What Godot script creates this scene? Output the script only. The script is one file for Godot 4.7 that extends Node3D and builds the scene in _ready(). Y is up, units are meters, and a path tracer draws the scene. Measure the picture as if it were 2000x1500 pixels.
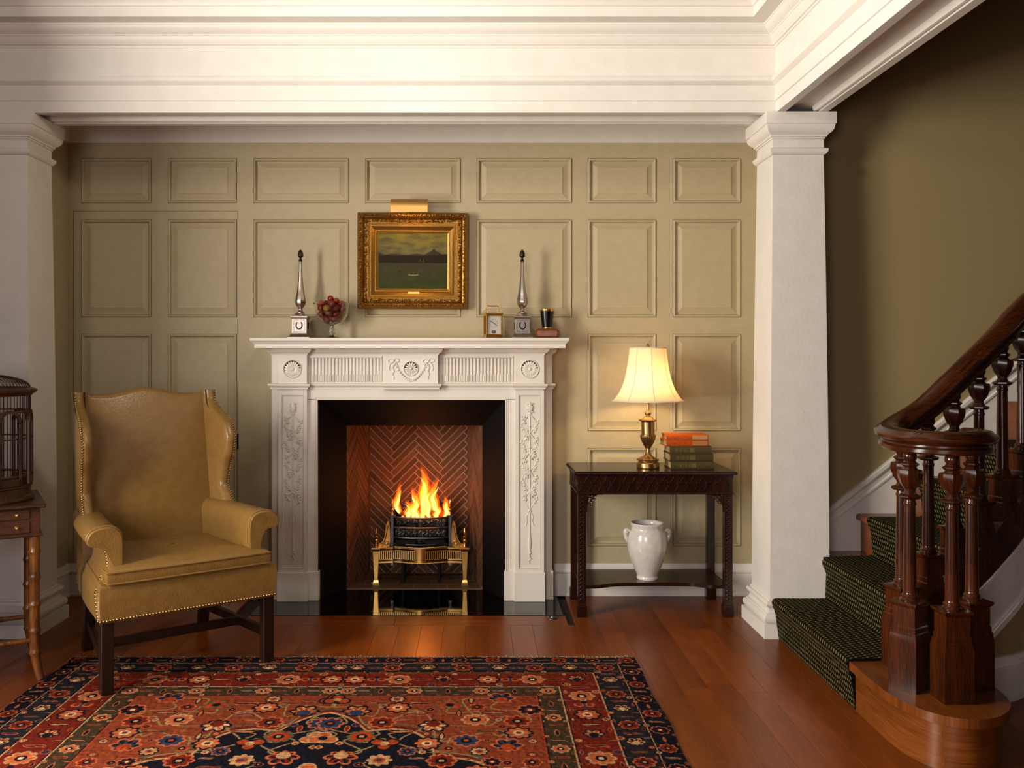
extends Node3D

# Lens: a view camera with a level back and a shifted lens, looking straight at the chimney wall (z = 0).
const F := 1740.0
const CX := 930.0
const CY := 703.0
const EYE := 1.35
const ZC := 5.118

var M := {}
var rng := RandomNumberGenerator.new()
var names := {}


func _ready() -> void:
	rng.seed = 7
	# ---- camera
	var cam := Camera3D.new()
	cam.name = "camera"
	cam.projection = Camera3D.PROJECTION_FRUSTUM
	cam.near = 0.1
	cam.far = 60.0
	cam.size = 0.1 * 1500.0 / F
	cam.frustum_offset = Vector2((1000.0 - CX) / F, -(750.0 - CY) / F) * 0.1
	cam.position = Vector3(0, EYE, ZC)
	add_child(cam)
	cam.current = true
	# ---- environment
	var env := Environment.new()
	env.background_mode = Environment.BG_SKY
	var sky := Sky.new()
	var sm := ProceduralSkyMaterial.new()
	sm.sky_top_color = Color(0.74, 0.78, 0.84)
	sm.sky_horizon_color = Color(0.85, 0.88, 0.92)
	sm.ground_bottom_color = Color(0.35, 0.35, 0.32)
	sm.ground_horizon_color = Color(0.7, 0.7, 0.68)
	sm.sky_energy_multiplier = 0.35
	sky.sky_material = sm
	env.sky = sky
	env.tonemap_mode = Environment.TONE_MAPPER_LINEAR
	env.tonemap_exposure = 1.1
	env.sdfgi_enabled = true
	env.ssao_enabled = true
	env.ssil_enabled = true
	var we := WorldEnvironment.new()
	we.name = "world_environment"
	we.environment = env
	add_child(we)
	# ---- daylight of the unseen left window; window behind the camera added for fill
	area_light("window_daylight", Vector3(-3.24, 1.7, 3.35), Vector3(1.0, 0.0, -0.25), Vector2(1.35, 2.1), Color(1.0, 0.965, 0.915), KEY)
	area_light("added_rear_fill_light", Vector3(-1.3, 1.55, 6.9), Vector3(0.12, 0.0, -1.0), Vector2(1.9, 1.7), Color(1.0, 0.95, 0.95), REAR)
	materials()
	structure()
	mantelpiece()
	fire()
	mantel_things()
	added_pendant()
	painting()
	side_table()
	staircase()
	armchair()
	cage_stand()
	rug()


const KEY := 30.0
const REAR := 6.5
const PENDANT := 0.75


func area_light(called: String, at: Vector3, dir: Vector3, size: Vector2, color: Color, energy: float) -> void:
	var l := AreaLight3D.new()
	l.name = called
	l.area_size = size
	l.area_normalize_energy = true
	l.light_color = color
	l.light_energy = energy
	l.area_range = 14.0
	l.area_attenuation = 2.0
	l.shadow_enabled = true
	l.look_at_from_position(at, at + dir, Vector3.UP)
	add_child(l)


func omni(called: String, at: Vector3, radius: float, color: Color, energy: float, parent: Node3D = self) -> void:
	var l := OmniLight3D.new()
	l.name = called
	l.light_color = color
	l.light_energy = energy
	l.light_size = radius
	l.omni_range = 12.0
	l.omni_attenuation = 2.0
	l.shadow_enabled = true
	l.position = at
	parent.add_child(l, true)


# A photograph pixel (2000 x 1500) on the plane z, in metres.
func P(px: float, py: float, z: float) -> Vector3:
	var s := F / (ZC - z)
	return Vector3((px - CX) / s, EYE + (CY - py) / s, z)


func X(px: float, z: float) -> float:
	return P(px, 0, z).x


func Y(py: float, z: float) -> float:
	return P(0, py, z).y


# ---------------------------------------------------------------- naming
func numbered(called: String) -> String:
	var n: int = names.get(called, 0)
	names[called] = n + 1
	return called if n == 0 else "%s_%03d" % [called, n]


func tag(o: Node3D, label: String, category: String, group := "") -> Node3D:
	o.set_meta("label", label)
	o.set_meta("category", category)
	if group:
		o.set_meta("group", group)
	return o


func thing(called: String, label: String, category: String, at := Vector3.ZERO, turn := 0.0, group := "") -> Node3D:
	var o := Node3D.new()
	o.name = numbered(called)
	o.position = at
	o.rotation.y = turn
	add_child(o)
	return tag(o, label, category, group)


func part(called: String, mb, m: Material, parent: Node3D, at := Vector3.ZERO, crease := 40.0) -> MeshInstance3D:
	var o := MeshInstance3D.new()
	o.name = called if parent != self else numbered(called)
	o.mesh = mb if mb is Mesh else mb.commit(crease)
	o.material_override = m
	o.position = at
	parent.add_child(o, true)
	return o


func struct(called: String, mb, m: Material, parent: Node3D = self, at := Vector3.ZERO, crease := 40.0) -> MeshInstance3D:
	var o := part(called, mb, m, parent, at, crease)
	if parent == self:
		o.set_meta("kind", "structure")
	return o


# ---------------------------------------------------------------- mesh builder (front faces clockwise)
class MB:
	var v := PackedVector3Array()
	var uvs := PackedVector2Array()
	var t := Transform3D.IDENTITY
	var uvmode := ""
	var uvscale := Vector2.ONE
	var uvoff := Vector2.ZERO

	func tri(a: Vector3, b: Vector3, c: Vector3) -> void:
		v.append(t * a)
		v.append(t * b)
		v.append(t * c)

	func quad(a: Vector3, b: Vector3, c: Vector3, d: Vector3) -> void:
		tri(a, b, c)
		tri(a, c, d)

	func quad_to(a: Vector3, b: Vector3, c: Vector3, d: Vector3, n: Vector3) -> void:
		if (a - c).cross(a - b).dot(n) < 0.0:
			quad(a, d, c, b)
		else:
			quad(a, b, c, d)

	func tri_to(a: Vector3, b: Vector3, c: Vector3, n: Vector3) -> void:
		if (a - c).cross(a - b).dot(n) < 0.0:
			tri(a, c, b)
		else:
			tri(a, b, c)

	# chamfered box given by its centre and size
	func box(c: Vector3, size: Vector3, bevel := 0.0) -> void:
		var h := size / 2.0
		var b := minf(bevel, minf(h.x, minf(h.y, h.z)) * 0.98)
		if b <= 0.0:
			for ax in 3:
				for sg in [-1.0, 1.0]:
					var n := Vector3.ZERO
					n[ax] = sg
					var u := Vector3.ZERO
					u[(ax + 1) % 3] = h[(ax + 1) % 3]
					var w := Vector3.ZERO
					w[(ax + 2) % 3] = h[(ax + 2) % 3]
					var o := c + n * h[ax]
					quad_to(o - u - w, o - u + w, o + u + w, o + u - w, n)
			return
		for ax in 3:
			var i := (ax + 1) % 3
			var j := (ax + 2) % 3
			for sg in [-1.0, 1.0]:
				var n := Vector3.ZERO
				n[ax] = sg
				var u := Vector3.ZERO
				u[i] = h[i] - b
				var w := Vector3.ZERO
				w[j] = h[j] - b
				var o := c + n * h[ax]
				quad_to(o - u - w, o - u + w, o + u + w, o + u - w, n)
			# edges along axis ax
			for si in [-1.0, 1.0]:
				for sj in [-1.0, 1.0]:
					var e := Vector3.ZERO
					e[ax] = h[ax] - b
					var p := c
					p[i] += si * h[i]
					p[j] += sj * (h[j] - b)
					var q := c
					q[i] += si * (h[i] - b)
					q[j] += sj * h[j]
					var n := Vector3.ZERO
					n[i] = si
					n[j] = sj
					quad_to(p - e, p + e, q + e, q - e, n)
		for sx in [-1.0, 1.0]:
			for sy in [-1.0, 1.0]:
				for sz in [-1.0, 1.0]:
					var s := Vector3(sx, sy, sz)
					tri_to(c + s * (h - Vector3(0, b, b)), c + s * (h - Vector3(b, 0, b)), c + s * (h - Vector3(b, b, 0)), s)

	func span(a: Vector3, b: Vector3, bevel := 0.0) -> void:
		box((a + b) / 2.0, (b - a).abs(), bevel)

	# surface through rows of points; outside is on the side of `flip`
	func grid(rows: Array, wrap := false, flip := false) -> void:
		for i in rows.size() - 1:
			var r: PackedVector3Array = rows[i]
			var q: PackedVector3Array = rows[i + 1]
			var n := r.size()
			for j in (n if wrap else n - 1):
				var k := (j + 1) % n
				if flip:
					quad(r[j], q[j], q[k], r[k])
				else:
					quad(r[j], r[k], q[k], q[j])

	func fan(ring: PackedVector3Array, n: Vector3) -> void:
		var c := Vector3.ZERO
		for p in ring:
			c += p
		c /= ring.size()
		for i in ring.size():
			tri_to(c, ring[i], ring[(i + 1) % ring.size()], n)

	# profile points (radius, height) from the bottom up
	func lathe(prof: Array, segs := 24, at := Vector3.ZERO, turn := 0.0, sx := 1.0, sz := 1.0) -> void:
		var rows := []
		for p: Vector2 in prof:
			var r := PackedVector3Array()
			for j in segs:
				var a := turn + TAU * j / segs
				r.append(at + Vector3(cos(a) * p.x * sx, p.y, sin(a) * p.x * sz))
			rows.append(r)
		grid(rows, true)
		if prof[0].x > 0.0002:
			fan(rows[0], Vector3.DOWN)
		if prof[-1].x > 0.0002:
			fan(rows[-1], Vector3.UP)

	# the same with a square plan (half width, height)
	func square(prof: Array, at := Vector3.ZERO) -> void:
		var q := []
		for p: Vector2 in prof:
			q.append(Vector2(p.x * sqrt(2.0), p.y))
		lathe(q, 4, at, PI / 4)

	func tube(pts: Array, radius, segs := 8, closed := false) -> void:
		var n := pts.size()
		var rows := []
		var up := Vector3.ZERO
		for i in n:
			var a: Vector3 = pts[(i - 1 + n) % n] if closed else pts[maxi(i - 1, 0)]
			var b: Vector3 = pts[(i + 1) % n] if closed else pts[mini(i + 1, n - 1)]
			var d := (b - a).normalized()
			if up == Vector3.ZERO:
				up = d.cross(Vector3.UP if absf(d.y) < 0.9 else Vector3.RIGHT).normalized()
			up = (up - d * up.dot(d)).normalized()
			var w := d.cross(up)
			var rad: float = radius[i] if radius is Array else radius
			var r := PackedVector3Array()
			for j in segs:
				var t2 := TAU * j / segs
				r.append(pts[i] + (up * cos(t2) + w * sin(t2)) * rad)
			rows.append(r)
		if closed:
			rows.append(rows[0])
		grid(rows, true, true)
		if not closed:
			fan(rows[0], pts[0] - pts[1])
			fan(rows[-1], pts[-1] - pts[-2])

	# polygon in x, y drawn out along z from z0 to z1, edges chamfered on the z1 side
	func extrude(poly: PackedVector2Array, z0: float, z1: float, bevel := 0.0) -> void:
		var p := poly
		if Geometry2D.is_polygon_clockwise(p):
			p = p.duplicate()
			p.reverse()
		var inner := p
		if bevel > 0.0:
			var off := Geometry2D.offset_polygon(p, -bevel, Geometry2D.JOIN_MITER)
			if off.size() == 1 and off[0].size() == p.size():
				inner = off[0]
				# keep the same start
				var best := 0
				for i in inner.size():
					if inner[i].distance_to(p[0]) < inner[best].distance_to(p[0]):
						best = i
				var turned := PackedVector2Array()
				for i in inner.size():
					turned.append(inner[(i + best) % inner.size()])
				inner = turned
			else:
				bevel = 0.0
		var zs := z1 - signf(z1 - z0) * bevel
		var out := signf(z1 - z0)
		for i in p.size():
			var k := (i + 1) % p.size()
			var n2 := (p[k] - p[i]).orthogonal() * -1.0
			var n := Vector3(n2.x, n2.y, 0)
			n = Vector3((p[k] - p[i]).y, -(p[k] - p[i]).x, 0)
			quad_to(Vector3(p[i].x, p[i].y, z0), Vector3(p[k].x, p[k].y, z0), Vector3(p[k].x, p[k].y, zs), Vector3(p[i].x, p[i].y, zs), n)
			if bevel > 0.0:
				quad_to(Vector3(p[i].x, p[i].y, zs), Vector3(p[k].x, p[k].y, zs), Vector3(inner[k].x, inner[k].y, z1), Vector3(inner[i].x, inner[i].y, z1), n + Vector3(0, 0, out * n.length()))
		var ix := Geometry2D.triangulate_polygon(inner)
		for i in range(0, ix.size(), 3):
			var a := inner[ix[i]]
			var b := inner[ix[i + 1]]
			var c := inner[ix[i + 2]]
			tri_to(Vector3(a.x, a.y, z1), Vector3(b.x, b.y, z1), Vector3(c.x, c.y, z1), Vector3(0, 0, out))
		ix = Geometry2D.triangulate_polygon(p)
		for i in range(0, ix.size(), 3):
			var a := p[ix[i]]
			var b := p[ix[i + 1]]
			var c := p[ix[i + 2]]
			tri_to(Vector3(a.x, a.y, z0), Vector3(b.x, b.y, z0), Vector3(c.x, c.y, z0), Vector3(0, 0, -out))

	# moulding: profile (projection, height) drawn from a to b; m0 / m1 mitre the ends by projection
	func mold(prof: Array, a: Vector3, b: Vector3, out: Vector3, m0 := 0.0, m1 := 0.0, up := Vector3.UP) -> void:
		var d := (b - a).normalized()
		var rows := []
		for p: Vector2 in prof:
			var o := out * p.x + up * p.y
			rows.append(PackedVector3Array([a + o + d * (m0 * p.x), b + o + d * (m1 * p.x)]))
		# clockwise seen from `out` when the profile runs upwards
		var flip := d.cross(up).dot(out) < 0.0
		grid(rows, false, not flip)

	# sweep a closed section (x = sideways, y = up) along points with given side vectors
	func sweep(pts: Array, section: Array, caps := true, closed := false, sides: Array = []) -> void:
		var n := pts.size()
		var rows := []
		for i in n:
			var a: Vector3 = pts[(i - 1 + n) % n] if closed else pts[maxi(i - 1, 0)]
			var b: Vector3 = pts[(i + 1) % n] if closed else pts[mini(i + 1, n - 1)]
			var d := (b - a).normalized()
			var side: Vector3 = sides[i] if sides else d.cross(Vector3.UP).normalized()
			var up := side.cross(d).normalized()
			var r := PackedVector3Array()
			for q: Vector2 in section:
				r.append(pts[i] + side * q.x + up * q.y)
			rows.append(r)
		if closed:
			rows.append(rows[0])
		var area := 0.0
		for i in section.size():
			area += section[i].cross(section[(i + 1) % section.size()])
		grid(rows, true, area > 0.0)
		if caps and not closed:
			fan(rows[0], pts[0] - pts[1])
			fan(rows[-1], pts[-1] - pts[-2])

	func ball(c: Vector3, r: float, segs := 8, rings := 5, sy := 1.0) -> void:
		var prof := []
		for i in rings + 1:
			var a := -PI / 2 + PI * i / rings
			prof.append(Vector2(maxf(cos(a) * r, 0.00001), sin(a) * r * sy))
		lathe(prof, segs, c)

	func commit(crease := 40.0) -> ArrayMesh:
		var n := v.size() / 3
		var fn := PackedVector3Array()
		fn.resize(n)
		var at := {}
		var keys := PackedInt64Array()
		keys.resize(v.size())
		var keep := PackedVector3Array()
		for i in n:
			var a := v[i * 3]
			var b := v[i * 3 + 1]
			var c := v[i * 3 + 2]
			fn[i] = (a - c).cross(a - b)
		for i in v.size():
			var p := v[i]
			var key := (roundi(p.x * 8192.0) & 0xFFFFF) | ((roundi(p.y * 8192.0) & 0xFFFFF) << 20) | ((roundi(p.z * 8192.0) & 0xFFFFF) << 40)
			keys[i] = key
			if at.has(key):
				at[key].append(i / 3)
			else:
				at[key] = PackedInt32Array([i / 3])
		var lim := cos(deg_to_rad(crease))
		var out_v := PackedVector3Array()
		var out_n := PackedVector3Array()
		var out_uv := PackedVector2Array()
		for i in n:
			if fn[i].length_squared() < 1e-20:
				continue
			var mine := fn[i].normalized()
			for k in 3:
				var sum := Vector3.ZERO
				for f: int in at[keys[i * 3 + k]]:
					var g := fn[f]
					if g.dot(mine) >= lim * g.length():
						sum += g
				out_v.append(v[i * 3 + k])
				out_n.append(sum.normalized() if sum.length_squared() > 1e-24 else mine)
				var p := v[i * 3 + k]
				var w := Vector2.ZERO
				match uvmode:
					"xz": w = Vector2(p.x, p.z)
					"zx": w = Vector2(p.z, p.x)
					"xy": w = Vector2(p.x, p.y)
					"given": w = uvs[i * 3 + k]
					_:
						var m := mine.abs()
						if m.x >= m.y and m.x >= m.z:
							w = Vector2(p.z, p.y)
						elif m.y >= m.z:
							w = Vector2(p.x, p.z)
						else:
							w = Vector2(p.x, p.y)
						if uvmode == "swap":
							w = Vector2(w.y, w.x)
						elif uvmode == "alongx":
							w = Vector2(p.y + p.z, p.x)
				out_uv.append(w * uvscale + uvoff)
		var arr := []
		arr.resize(Mesh.ARRAY_MAX)
		arr[Mesh.ARRAY_VERTEX] = out_v
		arr[Mesh.ARRAY_NORMAL] = out_n
		arr[Mesh.ARRAY_TEX_UV] = out_uv
		var am := ArrayMesh.new()
		if out_v.size():
			am.add_surface_from_arrays(Mesh.PRIMITIVE_TRIANGLES, arr)
		return am


# smooth curve through points (Catmull-Rom)
func smooth(pts: Array, per := 6, closed := false) -> Array:
	var out := []
	var n := pts.size()
	for i in (n if closed else n - 1):
		var a = pts[(i - 1 + n) % n] if closed else pts[maxi(i - 1, 0)]
		var b = pts[i]
		var c = pts[(i + 1) % n]
		var d = pts[(i + 2) % n] if closed else pts[mini(i + 2, n - 1)]
		for k in per:
			var t := float(k) / per
			out.append(0.5 * ((2.0 * b) + (c - a) * t + (2.0 * a - 5.0 * b + 4.0 * c - d) * t * t + (3.0 * b - a - 3.0 * c + d) * t * t * t))
	if not closed:
		out.append(pts[n - 1])
	return out


func interp(table: Array, x: float) -> float:
	if x <= table[0].x:
		return table[0].y
	for i in table.size() - 1:
		if x <= table[i + 1].x:
			var t: float = (x - table[i].x) / (table[i + 1].x - table[i].x)
			t = t * t * (3.0 - 2.0 * t) * 0.5 + t * 0.5
			return lerpf(table[i].y, table[i + 1].y, t)
	return table[-1].y


# ---------------------------------------------------------------- materials
func mat(color: Color, rough: float, metal := 0.0, spec := 0.5) -> StandardMaterial3D:
	var m := StandardMaterial3D.new()
	m.albedo_color = color
	m.roughness = rough
	m.metallic = metal
	m.metallic_specular = spec
	return m


func noise(freq: float, octaves := 4, sd := 1, type := FastNoiseLite.TYPE_SIMPLEX_SMOOTH) -> FastNoiseLite:
	var n := FastNoiseLite.new()
	n.noise_type = type
	n.frequency = freq
	n.seed = sd
	n.fractal_octaves = octaves
	return n


# a tile of mottled colour between two tones
func mottle(a: Color, b: Color, freq: float, size := 256, sd := 3, octaves := 4) -> ImageTexture:
	var im := noise(freq, octaves, sd).get_seamless_image(size, size)
	im.convert(Image.FORMAT_RGB8)
	for y in size:
		for x in size:
			im.set_pixel(x, y, a.lerp(b, im.get_pixel(x, y).r))
	return ImageTexture.create_from_image(im)


func bumps(freq: float, size := 256, sd := 5, strength := 4.0, octaves := 3) -> ImageTexture:
	var im := noise(freq, octaves, sd).get_seamless_image(size, size)
	im.convert(Image.FORMAT_RGBA8)
	im.bump_map_to_normal_map(strength)
	return ImageTexture.create_from_image(im)


# wood: grain runs along v
func wood_texture(dark: Color, light: Color, sd: int, figure := 0.5, size := 512) -> ImageTexture:
	var im := Image.create(size, size, false, Image.FORMAT_RGB8)
	var fine := noise(0.09, 2, sd)
	var wide := noise(0.012, 3, sd + 1)
	var pore := noise(0.35, 1, sd + 2)
	for y in size:
		for x in size:
			var w := wide.get_noise_2d(x * 1.0, y * 0.16)
			var g := fine.get_noise_2d(x * 2.2 + w * 60.0 * figure, y * 0.09)
			var p := pore.get_noise_2d(x * 1.6, y * 0.05)
			var t := clampf(0.5 + 0.42 * g + 0.45 * w - maxf(p, 0.0) * 0.25, 0.0, 1.0)
			im.set_pixel(x, y, dark.lerp(light, t))
	return ImageTexture.create_from_image(im)


func wood(dark: Color, light: Color, sd: int, rough: float, scale := 2.0, figure := 0.5) -> StandardMaterial3D:
	var m := mat(Color.WHITE, rough)
	m.albedo_texture = wood_texture(dark, light, sd, figure)
	m.uv1_scale = Vector3(scale, scale, 1)
	return m


func glossy(m: StandardMaterial3D) -> StandardMaterial3D:
	m.metallic_specular = 0.36
	return m


func tri_tex(m: StandardMaterial3D, tex: Texture2D, scale: float, world := true) -> StandardMaterial3D:
	m.albedo_color = Color.WHITE
	m.albedo_texture = tex
	m.uv1_triplanar = true
	m.uv1_world_triplanar = world
	m.uv1_scale = Vector3.ONE * scale
	return m


func relief(m: StandardMaterial3D, tex: Texture2D, strength: float) -> StandardMaterial3D:
	m.normal_enabled = true
	m.normal_texture = tex
	m.normal_scale = strength
	return m


func materials() -> void:
	var grain := bumps(0.12, 256, 9, 3.0)
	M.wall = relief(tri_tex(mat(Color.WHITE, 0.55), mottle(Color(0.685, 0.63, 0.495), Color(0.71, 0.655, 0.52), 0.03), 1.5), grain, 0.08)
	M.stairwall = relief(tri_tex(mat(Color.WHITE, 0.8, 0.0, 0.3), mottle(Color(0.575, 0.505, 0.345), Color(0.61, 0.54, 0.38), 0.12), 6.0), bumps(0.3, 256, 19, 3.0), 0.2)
	M.white = relief(tri_tex(mat(Color.WHITE, 0.42), mottle(Color(0.85, 0.83, 0.795), Color(0.88, 0.86, 0.83), 0.02), 1.2), grain, 0.05)
	M.marble = tri_tex(mat(Color.WHITE, 0.32), marble_texture(), 1.1)
	M.slate = relief(tri_tex(mat(Color.WHITE, 0.7, 0.0, 0.25), mottle(Color(0.04, 0.036, 0.042), Color(0.055, 0.05, 0.056), 0.05), 2.0), grain, 0.25)
	M.hearth = mat(Color(0.018, 0.016, 0.018), 0.06)
	M.mortar = tri_tex(mat(Color.WHITE, 0.95), mottle(Color(0.62, 0.52, 0.41), Color(0.72, 0.62, 0.50), 0.08), 4.0)
	M.brick = []
	for i in 5:
		var k := 0.86 + 0.07 * i
		M.brick.append(relief(tri_tex(mat(Color.WHITE, 0.9), mottle(Color(0.33 * k, 0.215 * k, 0.145 * k), Color(0.42 * k, 0.275 * k, 0.18 * k), 0.09, 128, 20 + i), 5.0), grain, 0.4))
	M.tile = []
	for i in 3:
		M.tile.append(relief(tri_tex(mat(Color.WHITE, 0.6), mottle(Color(0.30 + 0.03 * i, 0.22 + 0.02 * i, 0.15), Color(0.40, 0.30, 0.21), 0.05, 128, 30 + i), 4.0), grain, 0.3))
	M.brass = mat(Color(0.88, 0.70, 0.38), 0.27, 1.0)
	M.dull_brass = mat(Color(0.62, 0.50, 0.33), 0.34, 1.0)
	M.gilt = relief(tri_tex(mat(Color.WHITE, 0.36, 0.9), mottle(Color(0.50, 0.36, 0.15), Color(0.74, 0.56, 0.27), 0.06), 9.0), bumps(0.1, 256, 4, 6.0), 0.3)
	M.steel = mat(Color(0.42, 0.42, 0.43), 0.35, 1.0)
	M.iron = mat(Color(0.06, 0.06, 0.065), 0.55, 0.6)
	M.silver = tri_tex(mat(Color.WHITE, 0.3, 1.0), mottle(Color(0.60, 0.56, 0.52), Color(0.76, 0.72, 0.68), 0.05), 6.0)
	M.silver_dark = mat(Color(0.24, 0.215, 0.19), 0.45, 1.0)
	M.glass = mat(Color(1, 1, 1, 0.04), 0.02)
	M.glass.transparency = BaseMaterial3D.TRANSPARENCY_ALPHA
	M.mahogany = wood(Color(0.09, 0.033, 0.02), Color(0.21, 0.08, 0.045), 41, 0.22, 1.6)
	M.rail = wood(Color(0.12, 0.048, 0.018), Color(0.33, 0.15, 0.055), 47, 0.2, 1.6, 0.3)
	M.oak = wood(Color(0.34, 0.165, 0.05), Color(0.51, 0.285, 0.10), 52, 0.28, 1.3)
	M.chairwood = wood(Color(0.075, 0.035, 0.02), Color(0.16, 0.08, 0.045), 58, 0.35, 2.0)
	M.bamboo = wood(Color(0.22, 0.11, 0.04), Color(0.58, 0.36, 0.14), 61, 0.28, 2.2, 0.2)
	M.cagewood = wood(Color(0.15, 0.075, 0.035), Color(0.34, 0.19, 0.09), 63, 0.4, 2.2)
	M.floor = []
	for i in 6:
		var k := 0.91 + 0.035 * i
		M.floor.append(glossy(wood(Color(0.40 * k, 0.18 * k, 0.045 * k), Color(0.52 * k, 0.26 * k, 0.07 * k), 70 + i, 0.3, 1.1, 0.6)))
	M.leather = relief(tri_tex(mat(Color.WHITE, 0.3), mottle(Color(0.48, 0.355, 0.175), Color(0.535, 0.405, 0.21), 0.03, 256, 8), 2.0, false), bumps(0.16, 256, 12, 3.0), 0.12)
	M.nail = mat(Color(0.66, 0.54, 0.34), 0.28, 1.0)
	M.dark = mat(Color(0.20, 0.15, 0.10), 0.7)  # unseen walls and ceiling, darkened to cut bounced light


func marble_texture() -> ImageTexture:
	var size := 512
	var im := Image.create(size, size, false, Image.FORMAT_RGB8)
	var cloud := noise(0.008, 4, 15)
	var vein := noise(0.006, 5, 16)
	for y in size:
		for x in size:
			# fold the coordinates so that the tile closes on itself
			var ax := absf(x - size / 2.0)
			var ay := absf(y - size / 2.0)
			var c := cloud.get_noise_2d(ax, ay) * 0.5 + 0.5
			var w := absf(vein.get_noise_2d(ax + c * 90.0 + ay * 0.8, ay + 300.0))
			var k := clampf(1.0 - w * 22.0, 0.0, 1.0) * 0.1 * c
			var base := Color(0.865, 0.835, 0.785).lerp(Color(0.90, 0.875, 0.83), c)
			im.set_pixel(x, y, base.lerp(Color(0.5, 0.47, 0.44), k))
	return ImageTexture.create_from_image(im)


# ---------------------------------------------------------------- the room
const XL := -2.347   # left end of the chimney wall
const XR := 1.606    # its right end
const FX := 1.4625   # inner face of the right beam
const FZ := 0.77     # front face of the beam over the recess
const CEIL := 3.25
const STAIRZ := 0.57


func structure() -> void:
	floor_boards()
	chimney_wall()
	shell()
	entablature()
	column(Vector3(1.58, 0, 0.625), "white square column with moulded capital beside the carpeted stair", "column")
	column(Vector3(-2.325, 0, 0.625), "white square column with moulded capital behind the bird cage stand", "column")


func floor_boards() -> void:
	var base := MB.new()
	base.span(Vector3(-3.5, -0.15, -0.6), Vector3(5.1, -0.014, 7.2))
	var fl := struct("floor", base, mat(Color(0.16, 0.08, 0.03), 0.7))
	var w := 0.112
	var shapes := {}
	var far := MB.new()
	far.uvmode = "xz"
	for i in 69:
		var x0 := -3.3 + i * w
		var x1 := x0 + w
		if x0 > 4.3:
			break
		var z := 0.0
		if x1 > -1.2 and x0 < 0.47:
			z = 0.585
		elif x1 < -2.3 or x0 > 1.6:
			z = 0.5
		z += 0.002
		var first := true
		while z < 7.0:
			var ln := rng.randf_range(0.8, 1.9)
			if first:
				ln *= rng.randf_range(0.35, 1.0)
				first = false
			ln = snappedf(minf(ln, 7.0 - z), 0.05)
			if ln < 0.1:
				break
			var under_rug := x0 > -1.78 and x1 < 0.67 and z > 1.13 and z + ln < 4.2
			var seen := z < 2.9 and x0 < 2.7 and x1 > -2.9 and not (x0 > 2.0 and z + ln < 1.6)
			if not under_rug:
				if seen:
					var key := snappedf(ln, 0.05)
					if not shapes.has(key):
						var b := MB.new()
						b.uvmode = "xz"
						b.box(Vector3(w / 2, -0.008, ln / 2), Vector3(w - 0.0007, 0.016, ln - 0.0007), 0.0007)
						shapes[key] = b.commit()
					part("plank", shapes[key], M.floor[rng.randi() % 6], fl, Vector3(x0, 0, z))
				else:
					far.box(Vector3(x0 + w / 2, -0.008, z + ln / 2), Vector3(w - 0.0012, 0.016, ln - 0.0012))
			z += ln
	# two border boards laid along the hearth
	for k in 2:
		for piece in [[-1.2, -0.42], [-0.42, 0.47]]:
			var b := MB.new()
			b.uvmode = "zx"
			b.uvoff = Vector2(0.3 * k, 0.37 * piece[0])
			b.span(Vector3(piece[0] + 0.0006, -0.016, 0.4165 + 0.084 * k), Vector3(piece[1] - 0.0006, 0, 0.4165 + 0.084 * k + 0.083), 0.0012)
			part("border_plank", b, M.floor[2 + k], fl)
	part("far_planks", far, M.floor[2], fl).set_meta("kind", "stuff")
	var outlet := thing("floor_outlet", "small round metal outlet cover set in the floor by the hearth", "outlet", Vector3(X(1079, 0.46), 0, 0.46))
	var d := MB.new()
	d.lathe([Vector2(0.028, 0), Vector2(0.028, 0.003), Vector2(0.024, 0.006), Vector2(0.017, 0.006), Vector2(0.016, 0.004), Vector2(0.0001, 0.004)], 24)
	part("cover_ring", d, M.steel, outlet)
	d = MB.new()
	d.lathe([Vector2(0.013, 0.003), Vector2(0.012, 0.009), Vector2(0.0001, 0.010)], 16)
	part("cap", d, M.silver, outlet)


func panel_mesh(w: float, h: float) -> ArrayMesh:
	var b := MB.new()
	var prof := [[0.0, 0.0], [0.0006, -0.006], [0.003, -0.006], [0.0035, 0.006], [0.008, 0.0085], [0.013, 0.006], [0.016, -0.001], [0.019, -0.011], [0.024, -0.0115], [0.054, -0.001], [0.0545, 0.0015]]
	var rows := []
	for p in prof:
		var d: float = p[0]
		rows.append(PackedVector3Array([Vector3(d, d, p[1]), Vector3(d, h - d, p[1]), Vector3(w - d, h - d, p[1]), Vector3(w - d, d, p[1])]))
	b.grid(rows, true, true)
	var r: PackedVector3Array = rows[-1]
	b.quad_to(r[0], r[1], r[2], r[3], Vector3.BACK)
	return b.commit(25)


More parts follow.
